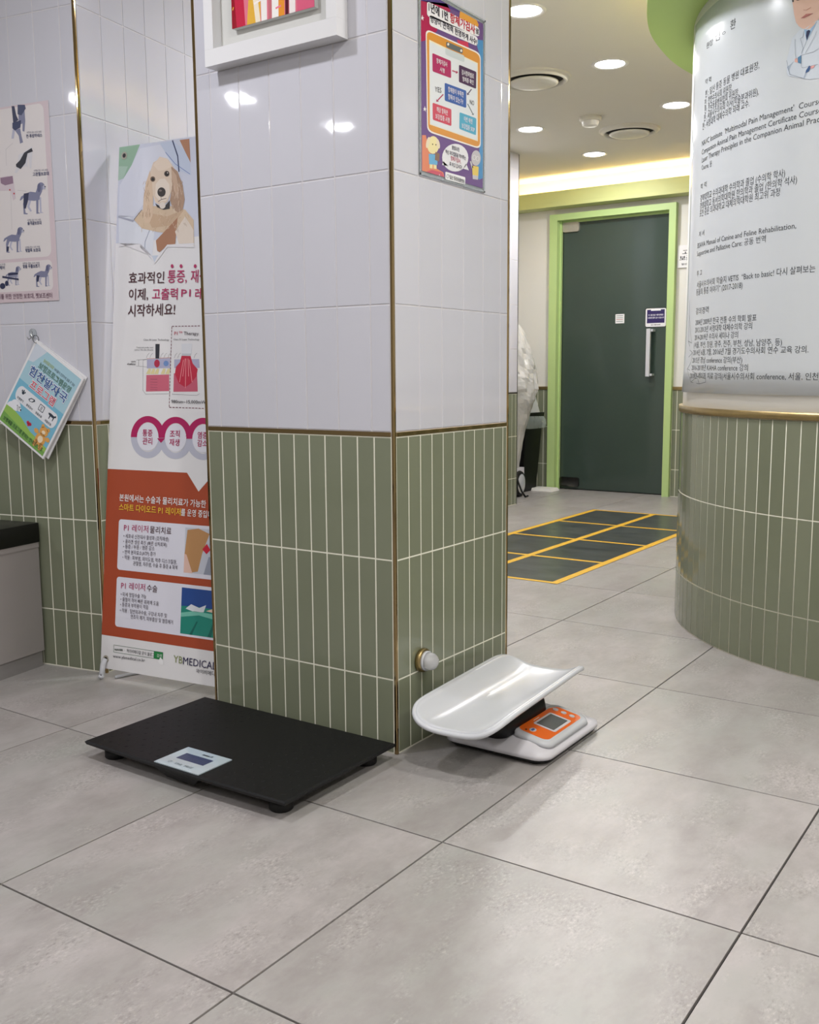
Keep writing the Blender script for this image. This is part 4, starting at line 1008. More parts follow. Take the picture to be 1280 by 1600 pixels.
# two plain little animals and the speech bubble
a.ellipse((188, 1170), 48, 72, (240, 226, 170), 3); a.ellipse((146, 1150), 14, 46, (236, 220, 190), 4, rot=12); a.ellipse((228, 1160), 13, 40, (236, 220, 190), 4, rot=-12); a.ellipse((184, 1164), 4, 6, (60, 50, 50), 5); a.ellipse((210, 1168), 4, 6, (60, 50, 50), 5)
a.poly([(152, 1240), (226, 1250), (222, 1330), (156, 1325)], (112, 176, 216), 3); a.poly([(160, 1325), (184, 1328), (184, 1360), (160, 1356)], (240, 226, 170), 3); a.poly([(192, 1328), (216, 1332), (216, 1364), (192, 1360)], (240, 226, 170), 3); a.poly([(206, 1225), (240, 1240), (236, 1305), (202, 1290)], (140, 110, 92), 5)
a.ellipse((534, 1275), 38, 62, (200, 196, 200), 3); a.ring((520, 1270), 14, 20, 3, (240, 240, 240), 5); a.ring((546, 1280), 14, 20, 3, (240, 240, 240), 5); a.poly([(502, 1335), (556, 1345), (552, 1420), (506, 1410)], (232, 204, 106), 3); a.poly([(506, 1410), (552, 1420), (550, 1450), (508, 1444)], (200, 196, 200), 3); a.poly([(484, 1300), (496, 1300), (512, 1350), (500, 1360)], (200, 196, 200), 3)
a.ellipse((366, 1272), 106, 112, (232, 232, 236), 4); a.poly([(270, 1300), (260, 1330), (310, 1340)], (232, 232, 236), 4); a.poly([(430, 1360), (476, 1374), (455, 1320)], (232, 232, 236), 4)
a.rrect([(286, 1384), (448, 1430), (446, 1490), (286, 1446)], 0.15, (240, 240, 242), 4); a.ring((306, 1422), 11, 16, 3, (90, 90, 100), 5)
for x, y in ((100, 145), (120, 880), (238, 1430), (600, 825)): cp([(x-12, y-6), (x-3, y-8), (x, y-26), (x+5, y-6), (x+14, y-2), (x+6, y+6), (x+8, y+24), (x-1, y+8), (x-12, y+14), (x-6, y+2)], (236, 232, 238), 5)
# white outline strokes behind the title
a.rrect([(138, 10), (560, 225), (560, 300), (138, 130)], 0.35, (240, 238, 242), 5); a.rrect([(158, 118), (548, 300), (546, 375), (158, 205)], 0.35, (240, 238, 242), 5)
a.build('printed_artwork', po, 'print_gloss')
t = Print(VP, C7); t.base = 0.0006; t.s_up = (0, 1)
def vt_(s, p0, p1, h, c, b=0.0): t.text(s, p0, p1, h, c, 12, b)
vt_('1년에 1번', (150, 84), (306, 166), 70, (48, 40, 60), 0.02); vt_('항체가검사', (322, 172), (525, 272), 70, (196, 44, 70), 0.02); vt_('로', (530, 268), (556, 282), 44, (48, 40, 60), 0.02)
vt_('멍냥이 면역력 현명하게 사수!', (164, 172), (540, 362), 50, (48, 40, 60), 0.015)
for s, p0, p1, h in (('항체가검사', (212, 506), (300, 540), 38), ('시행', (240, 574), (278, 590), 34), ('검사항목별로', (415, 598), (514, 634), 38), ('항체증 확인', (422, 652), (512, 684), 36), ('항체량이 부족한', (306, 738), (432, 784), 40), ('항목이 있는가?', (306, 796), (428, 842), 40), ('해당 항목만', (214, 898), (304, 930), 38), ('보강접종 시행', (204, 952), (318, 990), 38), ('이번 해엔', (434, 974), (502, 1000), 38), ('보강접종 SKIP', (416, 1028), (520, 1066), 38)):
    vt_(s, p0, p1, h, (238, 234, 240), 0.01)
vt_('YES', (200, 738), (252, 750), 48, (70, 66, 72)); vt_('NO', (482, 840), (516, 852), 44, (70, 66, 72))
for s, p0, p1, h, c in (('불필요한', (338, 1202), (398, 1222), 30, (70, 60, 80)), ('백신 과다접종을 막아주는', (286, 1236), (450, 1290), 32, (70, 60, 80)), ('항체가검사,', (328, 1290), (410, 1318), 34, (190, 60, 90)), ('꼭 하고 갑시다!', (318, 1336), (418, 1366), 32, (70, 60, 80)), ('일산 통증동물병원', (320, 1440), (438, 1478), 30, (60, 56, 66))): vt_(s, p0, p1, h, c, 0.01)
t.build('text_line', po, 'print_gloss')
# acrylic sleeve edge
for a0, a1, b0, b1 in ((vy0-0.010, vy0-0.006, vz0-0.010, vz1+0.010), (vy1+0.006, vy1+0.010, vz0-0.010, vz1+0.010), (vy0-0.010, vy1+0.010, vz0-0.010, vz0-0.006), (vy0-0.010, vy1+0.010, vz1+0.006, vz1+0.010)):
    slab('sleeve_edge', VP, a0, a1, b0, b1, 0.0012, 'clear', po, 0.0025)
slab('sleeve_back', VP, vy0-0.010, vy1+0.010, vz0-0.010, vz1+0.010, 0.0006, 'clear', po, -0.0006)

# --- animal aids poster on the left wall
nL = Vector((LU[1], -LU[0], 0))
LP = Plane(Vector((LCX, LCY, 0)) + nL*0.0018, (LU[0], LU[1], 0), (0, 0, 1)); C1 = (0, 140, 4.706)
ru = LP.uv(84, 312)[0]; tv = LP.uv(72, 157)[1]; bv_ = LP.uv(95, 469)[1]
pu0, pu1, pv0, pv1 = ru-0.42, ru, bv_, tv
do = empty('wall_poster', (0, 0, 0)); tag(do, 'pale pink poster of dogs in braces and harnesses on the left wall', 'poster')
slab('paper', LP, pu0, pu1, pv0, pv1, 0.001, 'paper', do, 0.0006)
a = Print(LP, C1); a.base = 0.0008
a.raw([(pu0, pv0), (pu1, pv0), (pu1, pv1), (pu0, pv1)], (206, 190, 196), 0)
u_in = pu1-0.020
v_m0, v_m1 = a.uv((380, 1225))[1], a.uv((380, 1250))[1]; v_t = a.uv((340, 95))[1]; v_b = a.uv((410, 1470))[1]
a.raw(rrect(pu0+0.02, u_in, v_m0, v_t, 0.02, 5), (218, 212, 212), 1); a.raw(rrect(pu0+0.02, u_in, v_b, v_m1, 0.015, 5), (218, 212, 212), 1)
gy, nv, lg = (122, 124, 152), (38, 44, 78), (176, 176, 196)
def dog(ox, oy, s, col, band, collar=None, left=False):
    f = -1 if left else 1
    q = lambda L_: [(ox+f*x*s, oy+y*s) for x, y in L_]
    a.poly(q([(-60, -30), (-20, -48), (30, -42), (52, -30), (46, 10), (10, 18), (-40, 14), (-62, 0)]), col, 3)            # trunk
    a.poly(q([(20, -44), (36, -92), (74, -90), (64, -46), (50, -16)]), col, 4); a.ellipse(q([(58, -88)])[0], 25*s, 27*s, col, 5)    # neck, head
    a.poly(q([(70, -96), (90, -88), (90, -68), (70, -64)]), lg, 6); a.ellipse(q([(44, -76)])[0], 13*s, 32*s, (92, 94, 126), 6); a.ellipse(q([(88, -84)])[0], 5*s, 4*s, (30, 30, 40), 7); a.ellipse(q([(68, -92)])[0], 3*s, 3*s, (30, 30, 40), 7)
    a.poly(q([(-62, -28), (-86, -12), (-96, 14), (-88, 16), (-72, 0), (-58, -8)]), col, 3)
    for pts, c in (([(-64, 0), (-36, 4), (-52, 50), (-58, 66), (-54, 104), (-36, 110), (-42, 116), (-68, 114), (-70, 62), (-72, 40)], col), ([(-30, 8), (-12, 12), (-26, 60), (-8, 92), (-20, 96), (-42, 62)], lg), ([(22, 8), (40, 8), (38, 100), (52, 108), (24, 112)], col), ([(44, -4), (58, -10), (62, 98), (78, 104), (50, 108)], lg)): a.poly(q(pts), c, 2)
    if band: a.poly(q(band), nv, 6)
# standing in a lift harness
a.poly([(88, 122), (108, 122), (122, 190), (138, 225), (100, 250)], nv, 4); a.poly([(132, 112), (185, 112), (192, 140), (160, 190), (132, 182)], (58, 66, 100), 4); a.poly([(138, 182), (182, 150), (188, 230), (182, 310), (168, 305), (168, 250), (140, 260)], gy, 3); a.poly([(94, 245), (158, 225), (152, 280), (112, 302), (94, 285)], (44, 52, 90), 5); a.poly([(96, 290), (112, 300), (104, 360), (86, 362)], lg, 3); a.poly([(112, 300), (150, 285), (160, 340), (172, 388), (150, 398), (140, 340)], gy, 3)
a.poly([(120, 550), (150, 520), (180, 465), (235, 430), (245, 455), (205, 470), (190, 540), (155, 585), (122, 568)], (24, 24, 40), 5); a.poly([(130, 560), (140, 480), (180, 460), (240, 415), (240, 470), (232, 580), (222, 580), (215, 510), (205, 500), (205, 575), (195, 560), (150, 580), (125, 615), (108, 610)], (208, 206, 212), 3)
dog(245, 800, 1.02, gy, [(-66, -34), (-30, -40), (-36, 20), (-52, 74), (-66, 72), (-68, 20)]); dog(105, 1105, 0.82, gy, [(-66, 60), (-44, 60), (-48, 100), (-66, 106)]); dog(318, 1368, 0.72, gy, [(-66, -4), (-34, 0), (-44, 60), (-62, 66)]); dog(100, 1370, 0.62, (140, 142, 166), [(-60, -34), (52, -40), (60, -18), (-60, -4)])
a.ellipse((22, 1445), 20, 22, nv, 6); a.ellipse((52, 1425), 13, 20, nv, 5); a.poly([(20, 1370), (140, 1390), (140, 1402), (20, 1385)], nv, 6)
a.poly([(-30, 650), (60, 635), (100, 650), (118, 800), (100, 815), (80, 740), (0, 745), (-30, 760)], (206, 192, 200), 3); a.poly([(5, 650), (95, 635), (100, 690), (40, 705), (10, 690)], (140, 112, 134), 4); a.ellipse((75, 738), 6, 6, (190, 50, 60), 5); a.ellipse((106, 765), 6, 6, (190, 50, 60), 5)
a.line([(50, 560), (45, 440), (95, 395)], 0.0008, (170, 166, 172), 2); a.line([(80, 740), (90, 1030)], 0.0008, (170, 166, 172), 2); a.line([(130, 740), (195, 748)], 0.0008, (170, 166, 172), 2)
a.build('printed_artwork', do)
t = Print(LP, C1); t.base = 0.0008; t.s_up = (0, 1)
for s, p0, p1, h in (('전·후방하네스', (196, 355), (314, 346), 24), ('고관절보호대', (245, 634), (362, 628), 24), ('슬개골보호대', (206, 994), (308, 990), 24), ('뒷발목 보호대', (190, 1194), (300, 1190), 24), ('맞춤 무릎보조기', (172, 1312), (296, 1308), 24), ('휠체어', (-20, 1322), (38, 1320), 24)): t.text(s, p0, p1, h, (56, 64, 104), 9, 0.02)
for p0, p1 in (((200, 322), (308, 316)), ((252, 602), (354, 596)), ((205, 966), (304, 962)), ((190, 1166), (296, 1162)), ((170, 1284), (294, 1280)), ((-20, 1294), (42, 1290))): t.text('보행을 돕는 보조 용품', p0, p1, 13, (100, 100, 124), 9)
t.text('보조기를 위한 안정한 보호대, 펫보조센터', (-60, 1540), (388, 1528), 34, (120, 92, 108), 9, 0.01)
t.build('text_line', do)

# --- laminated board hanging by one corner from a hook on the left wall
C4 = (0, 500, 7.273)
def lay(px, py, off):
    P_ = Plane(Vector((LCX, LCY, 0)) + nL*off, (LU[0], LU[1], 0), (0, 0, 1)); return P_.pt(*P_.uv(px, py))
hTL, hTR, hBR = lay(56, 531, 0.014), lay(131, 592, 0.014), lay(61, 712, 0.034)
hu = (hTR-hTL).normalized()
HP = Plane(hTL, hu, -(hBR-hTR))
hw = (hTR-hTL).length; hh_ = abs((hBR-hTR).dot(HP.v))
hb = empty('hanging_board', (0, 0, 0)); tag(hb, 'light blue laminated notice hanging crooked by its corner from a hook', 'notice board')
bd = slab('board', HP, 0, hw, -hh_, 0, 0.006, 'paper', hb, 0.0)
RP = Plane(hTL - HP.n*0.0095, (hu*math.cos(0.03) + HP.v*math.sin(0.03)), HP.v)
slab('back_sheet', RP, 0.004, hw+0.001, -hh_+0.0, 0.0, 0.003, 'paper', hb, 0.0)
a = Print(HP, C4)
m_ = 0.007
a.raw([(m_, -hh_+m_), (hw-m_, -hh_+m_), (hw-m_, -m_), (m_, -m_)], (168, 204, 218), 0)
def hq(fx, fy): return (m_ + (hw-2*m_)*fx, -m_ - (hh_-2*m_)*fy)
def hp(pts, col, layer): a.raw([hq(*q) for q in pts], col, layer)
hp([(0, 0.45), (1, 0.45), (1, 1), (0, 1)], (122, 184, 210), 1)
hp([(0, 0.0), (0.25, 0.0), (0.10, 0.2), (0, 0.22)], (206, 214, 226), 1)
def fe(c, rx, ry, col, layer, n=20): a.raw([hq(c[0]+rx*math.cos(2*math.pi*k/n), c[1]+ry*math.sin(2*math.pi*k/n)) for k in range(n)], col, layer)
hp([(0.0, 0.80), (0.15, 0.79), (0.35, 0.81), (0.6, 0.87), (0.8, 0.88), (1.0, 0.90), (1, 1), (0, 1)], (150, 190, 92), 3); hp([(0, 0.88), (0.5, 0.92), (1, 0.95), (1, 1), (0, 1)], (120, 168, 84), 4)
pl = rrect(0.06, 0.96, 0.50, 0.68, 0.085, 6); hp(pl, (226, 228, 234), 5)
fe((0.16, 0.735), 0.10, 0.06, (232, 234, 240), 5); fe((0.10, 0.81), 0.10, 0.09, (232, 234, 240), 2); fe((0.24, 0.745), 0.05, 0.028, (232, 234, 240), 5); fe((0.28, 0.742), 0.012, 0.010, (40, 40, 50), 6); fe((0.19, 0.725), 0.008, 0.007, (40, 40, 50), 6)
fe((0.50, 0.80), 0.03, 0.018, (196, 50, 80), 6); fe((0.545, 0.80), 0.03, 0.018, (196, 50, 80), 6); hp([(0.475, 0.805), (0.57, 0.805), (0.522, 0.84)], (196, 50, 80), 6)
fe((0.83, 0.76), 0.085, 0.055, (222, 164, 90), 6); fe((0.77, 0.715), 0.03, 0.024, (222, 164, 90), 6); fe((0.89, 0.715), 0.03, 0.024, (222, 164, 90), 6); fe((0.83, 0.86), 0.10, 0.075, (222, 164, 90), 6); fe((0.83, 0.86), 0.05, 0.04, (240, 222, 190), 7); fe((0.83, 0.77), 0.035, 0.02, (240, 222, 190), 7); fe((0.70, 0.81), 0.05, 0.026, (222, 164, 90), 6); fe((0.95, 0.81), 0.045, 0.026, (222, 164, 90), 6); fe((0.77, 0.93), 0.04, 0.045, (222, 164, 90), 6); fe((0.89, 0.93), 0.04, 0.045, (222, 164, 90), 6)
dk2 = (50, 60, 74)
for k in range(3): fe((0.155+0.03*k, 0.535 if k == 1 else 0.545), 0.012, 0.012, dk2, 7, 10)
fe((0.185, 0.562), 0.025, 0.018, dk2, 7); hp([(0.32, 0.575), (0.36, 0.545), (0.43, 0.535), (0.45, 0.55), (0.41, 0.58), (0.35, 0.592)], dk2, 7); hp([(0.34, 0.575), (0.37, 0.553), (0.42, 0.546), (0.40, 0.575), (0.36, 0.584)], (226, 228, 234), 8)
hp(rrect(0.55, 0.66, 0.525, 0.60, 0.012, 4), dk2, 7); hp(rrect(0.56, 0.65, 0.533, 0.592, 0.010, 4), (226, 228, 234), 8)
for k in range(4): hp([(0.585, 0.545+0.011*k), (0.625, 0.545+0.011*k), (0.625, 0.550+0.011*k), (0.585, 0.550+0.011*k)], dk2, 9)
hp([(0.75, 0.545), (0.80, 0.535), (0.87, 0.54), (0.90, 0.522), (0.915, 0.54), (0.885, 0.555), (0.88, 0.60), (0.868, 0.60), (0.865, 0.568), (0.81, 0.568), (0.805, 0.605), (0.793, 0.605), (0.79, 0.565), (0.765, 0.562)], dk2, 7)
a.build('printed_artwork', hb, 'print_gloss')
t = Print(HP, C4)
def ht(s, fx0, fx1, fy, fh, col, bold=0.0, layer=10):
    A, B = hq(fx0, fy), hq(fx1, fy); t.type(s, A, (B[0]-A[0], 0), (0, (hh_-2*m_)*fh), col, layer, bold)
ht('일산동물의료원', 0.26, 0.48, 0.115, 0.035, (176, 190, 120), 0.01); ht('아이들이 건강하게 걸을 수 있는', 0.50, 0.95, 0.115, 0.030, (70, 76, 90))
ht('보행프로그램운영', 0.22, 0.92, 0.205, 0.065, (104, 140, 132), 0.03)
ht('힘찬발자국', 0.10, 0.94, 0.335, 0.105, (226, 232, 240), 0.06, 9); ht('힘찬발자국', 0.11, 0.93, 0.333, 0.10, (54, 90, 150), 0.015)
ht('프로그램', 0.22, 0.78, 0.455, 0.095, (232, 232, 238), 0.06, 9); ht('프로그램', 0.23, 0.77, 0.453, 0.09, (208, 84, 104), 0.015)
for s, x in (('보행평가', 0.12), ('통증검사', 0.33), ('맞춤운동', 0.54), ('재활운동', 0.75)): ht(s, x, x+0.14, 0.655, 0.026, (70, 74, 84), 0.01)
ht('보행재활 프로그램 문의는 안내데스크로', 0.06, 0.95, 0.965, 0.045, (52, 84, 60), 0.01)
t.build('text_line', hb, 'print_gloss')
hk = empty('wall_hook', (0, 0, 0)); tag(hk, 'small clear wall hook holding the crooked notice', 'hook')
c_ = lay(52, 521, 0.001)
bm = bmesh.new(); ring_ = [bm.verts.new(c_ + (Vector((*LU, 0))*math.cos(2*math.pi*k/20) + Vector((0, 0, 1))*math.sin(2*math.pi*k/20))*0.015) for k in range(20)]; ring2 = [bm.verts.new(v.co + nL*0.003) for v in ring_]
bm.faces.new(ring_[::-1]); bm.faces.new(ring2)
for k in range(20): bm.faces.new((ring_[k], ring_[(k+1) % 20], ring2[(k+1) % 20], ring2[k]))
obj('pad', bm_mesh(bm, 'pad'), 'clear', hk)
o_ = c_ + nL*0.004
obj('hook_wire', tube([o_ + Vector((0, 0, 0.006)), o_ + nL*0.003, o_ + nL*0.006 - Vector((0, 0, 0.014)), o_ + nL*0.016 - Vector((0, 0, 0.020)), o_ + nL*0.022 - Vector((0, 0, 0.012))], 0.0016, 'wire', 8), 'hook', hk, True)
cent = hTL + nL*0.002 - Vector((0, 0, 0.002))
lp = [cent + (Vector((0, 0, 1))*math.cos(2*math.pi*k/16) + nL*math.sin(2*math.pi*k/16))*0.012 + Vector((*LU, 0))*0.002 + Vector((0, 0, 0.004)) for k in range(17)]
obj('split_ring', tube(lp, 0.0011, 'split', 6), 'dark_steel', hb, True)

# --- printed profile sheet on the curved wall
def lift(a, z):
    d = math.degrees(a); e = max(0.0, (-138 - d)/14.0); f_ = max(0.0, (1.25 - z)/0.4)
    return 0.012*e*e*min(f_, 1.0)**2
CS = Cyl(CC[0], CC[1], CR+0.002, lift)
sh = empty('profile_sheet', (0, 0, 0)); tag(sh, 'large glossy printed profile sheet wrapped on the curved wall', 'wall print')
A0, A1, Z0, Z1 = math.radians(-151), math.radians(-72), 0.868, 2.14
bm = bmesh.new(); NA, NZ = 60, 16; g = []
for side in (0.0, -0.0008):
    g.append([[bm.verts.new(CS.pt(CS.r*(A0+(A1-A0)*i/NA), Z0+(Z1-Z0)*j/NZ, side)) for i in range(NA+1)] for j in range(NZ+1)])
for j in range(NZ):
    for i in range(NA):
        bm.faces.new((g[0][j][i], g[0][j][i+1], g[0][j+1][i+1], g[0][j+1][i])); bm.faces.new((g[1][j][i], g[1][j+1][i], g[1][j+1][i+1], g[1][j][i+1]))
for i in range(NA):
    bm.faces.new((g[0][0][i], g[1][0][i], g[1][0][i+1], g[0][0][i+1])); bm.faces.new((g[0][NZ][i], g[0][NZ][i+1], g[1][NZ][i+1], g[1][NZ][i]))
for j in range(NZ):
    bm.faces.new((g[0][j][0], g[0][j+1][0], g[1][j+1][0], g[1][j][0])); bm.faces.new((g[0][j][NA], g[1][j][NA], g[1][j+1][NA], g[0][j+1][NA]))
obj('sheet', bm_mesh(bm, 'sheet', smooth=True), 'sheet', sh)
t = Print(Cyl(CC[0], CC[1], CR+0.002, lift, math.radians(-146))); t.s_up = (0, 1); ink = (58, 62, 66)
lines = [('원장', (1104.3, 76.3), (1114.6, 69), 10), ('김', (1117.7, 64), (1125, 61), 15), ('ㅇ', (1129, 56.5), (1134, 54), 9), ('환', (1141.4, 46.4), (1150, 42), 16), ('약 력', (1102.3, 132), (1111.5, 127), 9),
 ('현 : 일산 통증 동물 병원 대표원장,', (1102.3, 152.6), (1186.8, 106.2), 12), ('현 : 한방수의사회 위원장,', (1101.2, 166), (1144.5, 141), 12), ('현 : 한국동물병원협회 위원장,', (1101.2, 177.3), (1154.8, 148.5), 12), ('현 : 서울시수의사회 이사(학술분과위원),', (1100.2, 189.7), (1185.8, 147.4), 12), ('현 : 서정대학 대체수의학 외래 교수.', (1098, 203), (1171.3, 166), 12),
 ("NAVC Institute  'Multimodal Pain Management'  Course,", (1097, 228.9), (1287, 161), 11), ('Companion Animal Pain Management Certificate Course,', (1097, 242.3), (1287, 175.3), 11), ('Laser Therapy Principles in the Companion Animal Practice', (1097, 254.6), (1300, 186), 11), ('Course, 등', (1096.7, 266), (1112.6, 259.5), 10), ('학 력', (1095, 295.9), (1104.3, 291), 9),
 ('경북대학교 수의과대학 수의학과 졸업 (수의학 학사)', (1094.6, 315.5), (1227, 275.3), 12), ('경희대학교 동서의학대학원 한의학과 졸업 (한의학 석사)', (1094, 327.8), (1245.6, 285.6), 12), ('포천 중문 의과대학교 대체의학대학원 최고위 과정', (1093.6, 339), (1218.8, 305), 12),
 ('저 서', (1092.5, 370), (1100.6, 367.2), 9), ('BSAVA Manual of Canine and Feline Rehabilitation,', (1090.4, 388), (1244.5, 356.6), 10.5), ('Supportive and Palliative Care: 공동 번역', (1089.3, 400.8), (1196.7, 377.4), 10.5), ('투 고', (1089.3, 431.6), (1097.2, 429), 9),
 ('서울시수의사회 학술지 VETIS  “Back to basic! 다시 살펴보는', (1089.3, 449.7), (1274.3, 424.2), 11), ('동물의 통증 이야기” (2017-2018)', (1088.3, 461.4), (1160.5, 449.7), 11), ('강의경력', (1087.8, 491), (1107.4, 488), 11),
 ('2004년 2009년 한국 전통 수의 학회 발표', (1087.2, 508), (1182.2, 500.7), 10.5), ('2012-2013년 서정대학 대체수의학 강의', (1086.6, 519.8), (1175.4, 513.4), 10.5), ('2014-2019년 수의사 세미나 강의', (1086, 531.5), (1153.5, 527.3), 10.5), ('(서울, 부산, 창원, 광주, 전주, 부천, 성남, 남양주, 등)', (1085, 543.2), (1222.2, 539), 10.5),
 ('2014년 6월, 7월, 2016년 7월 경기도수의사회 연수 교육 강의.', (1084, 554.9), (1263.6, 550.6), 10.5), ('2015년 경남 conference 강의(부산)', (1083, 566.6), (1160, 566.6), 10.5), ('2016-2018년 KAHA conference 강의', (1081.9, 578.3), (1169, 578.9), 10.5), ('2018년 레이저 치료 강의(서울시수의사회 conference, 서울, 인천)', (1079.8, 591), (1283, 593.2), 10.5)]
for s, p0, p1, h in lines: t.text(s, p0, p1, h*0.86, ink, 3)
t.build('text_line', sh, 'print_gloss')
a = Print(CS); a.base = 0.0003
for L_ in ([(1078, 470), (1077.5, 492), (1081.5, 536), (1076.8, 533), (1077.5, 492)], [(1076.8, 533), (1078.5, 541)], [(1079, 547), (1083, 551), (1077.5, 558)], [(1083, 551), (1081, 566), (1075.6, 577), (1081, 597), (1093, 600), (1103, 597), (1103, 592), (1086, 582), (1076.5, 577)], [(1093, 600), (1090, 588), (1084, 594), (1081, 597)], [(1090, 588), (1103, 592)], [(1086, 582), (1090, 588)]):
    a.line(L_, 0.0016, (84, 90, 92), 2)
a.cut(); a.base = 0.0015   # drawn doctor with a plain face, white coat and crossed arms
a.crop = (1200, 0, 11.43)
sk = (226, 188, 170)
a.poly([(440, -250), (1010, -250), (1010, 150), (914, 340), (860, 430), (760, 510), (680, 528), (620, 510), (560, 470), (510, 400), (475, 250), (455, 100), (438, 0)], sk, 1)
a.poly([(430, -60), (440, -260), (560, -380), (900, -400), (1020, -260), (1015, -60), (980, -200), (700, -260), (480, -200), (470, 40), (445, 40)], (52, 44, 44), 2)
a.ellipse((555, -8), 44, 16, (44, 36, 36), 2, rot=-12); a.ellipse((800, -60), 44, 16, (44, 36, 36), 2, rot=-12)
a.poly([(640, 175), (690, 180), (760, 140), (780, 110), (765, 145), (700, 186), (645, 186)], (186, 132, 120), 2); a.poly([(600, 325), (690, 250), (740, 245), (815, 240), (740, 285), (660, 325)], (190, 120, 112), 2); a.line([(605, 326), (700, 290), (812, 243)], 0.0009, (110, 60, 60), 3)
coat, cs = (206, 214, 224), (168, 180, 196)
a.poly([(590, 530), (660, 520), (900, 360), (1060, 420), (1130, 700), (1140, 1100), (1080, 1380), (740, 1420), (640, 1400), (380, 1360), (345, 1300), (345, 1080), (400, 860), (440, 690), (480, 640)], coat, 2)
a.poly([(655, 525), (760, 540), (880, 390), (900, 370), (700, 735)], (150, 182, 214), 3); a.poly([(700, 560), (745, 535), (770, 560), (705, 730), (690, 640)], (22, 34, 74), 4)
for L_ in ([(590, 690), (640, 660), (650, 560)], [(590, 690), (640, 860), (610, 960)], [(880, 560), (850, 640), (680, 950)], [(700, 735), (610, 960)], [(495, 700), (500, 960), (520, 1060)], [(345, 1080), (400, 1330), (640, 1400)], [(610, 990), (820, 930), (914, 870)], [(610, 1200), (640, 1215), (900, 1150)], [(610, 1000), (605, 1190)]): a.line(L_, 0.0009, (120, 130, 146), 5)
a.poly([(540, 1030), (606, 985), (600, 1140), (545, 1120)], (92, 136, 170), 5); a.poly([(490, 1050), (545, 1040), (545, 1120), (490, 1110)], (226, 176, 164), 4); a.poly([(690, 1260), (750, 1170), (780, 1200), (740, 1280), (680, 1310)], (40, 82, 134), 5); a.poly([(760, 1190), (850, 1165), (820, 1220), (770, 1225)], (226, 160, 156), 5)
a.poly([(352, 1200), (480, 1090), (420, 1180), (380, 1280)], cs, 4); a.poly([(640, 1400), (700, 1240), (720, 1260), (660, 1410)], cs, 4)
a.build('printed_artwork', sh, 'print_gloss')

# --- signs on the door and the end wall
DPn = Plane((0, 5.4375, 0), (1, 0, 0), (0, 0, 1))
def pxrect(P_, x0, y0, x1, y1):
    A, B = P_.uv(x0, y1), P_.uv(x1, y0); return A[0], B[0], A[1], B[1]
sg = empty('door_sign', (0, 0, 0)); tag(sg, 'white and navy notice above the handle of the dark door', 'sign')
s0, s1, q0, q1 = pxrect(DPn, 1008.8, 481, 1041.5, 511)
def plate_on(P_, name, s0, s1, q0, q1, r, th, material, parent):
    o2 = rrect(s0, s1, q0, q1, r, 5); bm = bmesh.new()
    A = [bm.verts.new(P_.pt(u, v, 0.0003)) for u, v in o2]; B = [bm.verts.new(P_.pt(u, v, th)) for u, v in o2]
    bm.faces.new(A[::-1]); bm.faces.new(B)
    for i in range(len(A)): bm.faces.new((A[i], A[(i+1) % len(A)], B[(i+1) % len(A)], B[i]))
    return obj(name, bm_mesh(bm, name), material, parent)
plate_on(DPn, 'border', s0-0.004, s1+0.004, q0-0.004, q1+0.004, 0.014, 0.0015, 'plastic_black', sg)
plate_on(DPn, 'plate', s0, s1, q0, q1, 0.012, 0.002, 'paper', sg)
a = Print(DPn); a.base = 0.0022; w_, h_ = s1-s0, q1-q0
R4 = lambda x0, x1, y0, y1: [(s0+w_*x0, q0+h_*y0), (s0+w_*x1, q0+h_*y0), (s0+w_*x1, q0+h_*y1), (s0+w_*x0, q0+h_*y1)]
a.raw(R4(0.07, 0.93, 0.20, 0.93), (44, 32, 92), 0); a.raw(R4(0.26, 0.74, 0.87, 0.94), (240, 240, 242), 1)
a.build('printed_artwork', sg)
t = Print(DPn); t.base = 0.0022
flat_text(t, '이 공간은 예약제로', s0+w_*0.13, q0+h_*0.60, w_*0.74, h_*0.085, (232, 230, 240), 4, 0.02); flat_text(t, '스태프만 들어 갈 수 있습니다', s0+w_*0.10, q0+h_*0.45, w_*0.80, h_*0.085, (232, 230, 240), 4, 0.02); flat_text(t, '일산 동물의료원', s0+w_*0.27, q0+h_*0.08, w_*0.46, h_*0.06, (70, 66, 76), 4, 0.02)
t.build('text_line', sg)
st = empty('door_sticker', (0, 0, 0)); tag(st, 'tiny white sticker in the middle of the dark door', 'sticker')
s0, s1, q0, q1 = pxrect(DPn, 961.8, 490.5, 976, 505.5); plate_on(DPn, 'plate', s0, s1, q0, q1, 0.003, 0.001, 'paper', st)
a = Print(DPn); a.base = 0.0012; w_, h_ = s1-s0, q1-q0
for y, c in ((0.78, (90, 110, 100)), (0.56, (110, 120, 116)), (0.38, (170, 110, 100)), (0.18, (110, 120, 116))): a.raw([(s0+w_*0.1, q0+h_*y), (s0+w_*0.85, q0+h_*y), (s0+w_*0.85, q0+h_*(y+0.06)), (s0+w_*0.1, q0+h_*(y+0.06))], c, 0)
a.build('print_lines', st)
WPn = Plane((0, BY-0.0003, 0), (1, 0, 0), (0, 0, 1))
ws_ = empty('wall_sign', (0, 0, 0)); tag(ws_, 'white room sign right of the green door frame, half hidden', 'sign')
u0, v1 = WPn.uv(1060.5, 384); v0 = WPn.uv(1060, 419)[1]; uw = 0.30
plate_on(WPn, 'plate', u0, u0+uw, v0, v1, 0.003, 0.012, 'paper', ws_)
t = Print(WPn); t.base = 0.0123; hgt = v1-v0
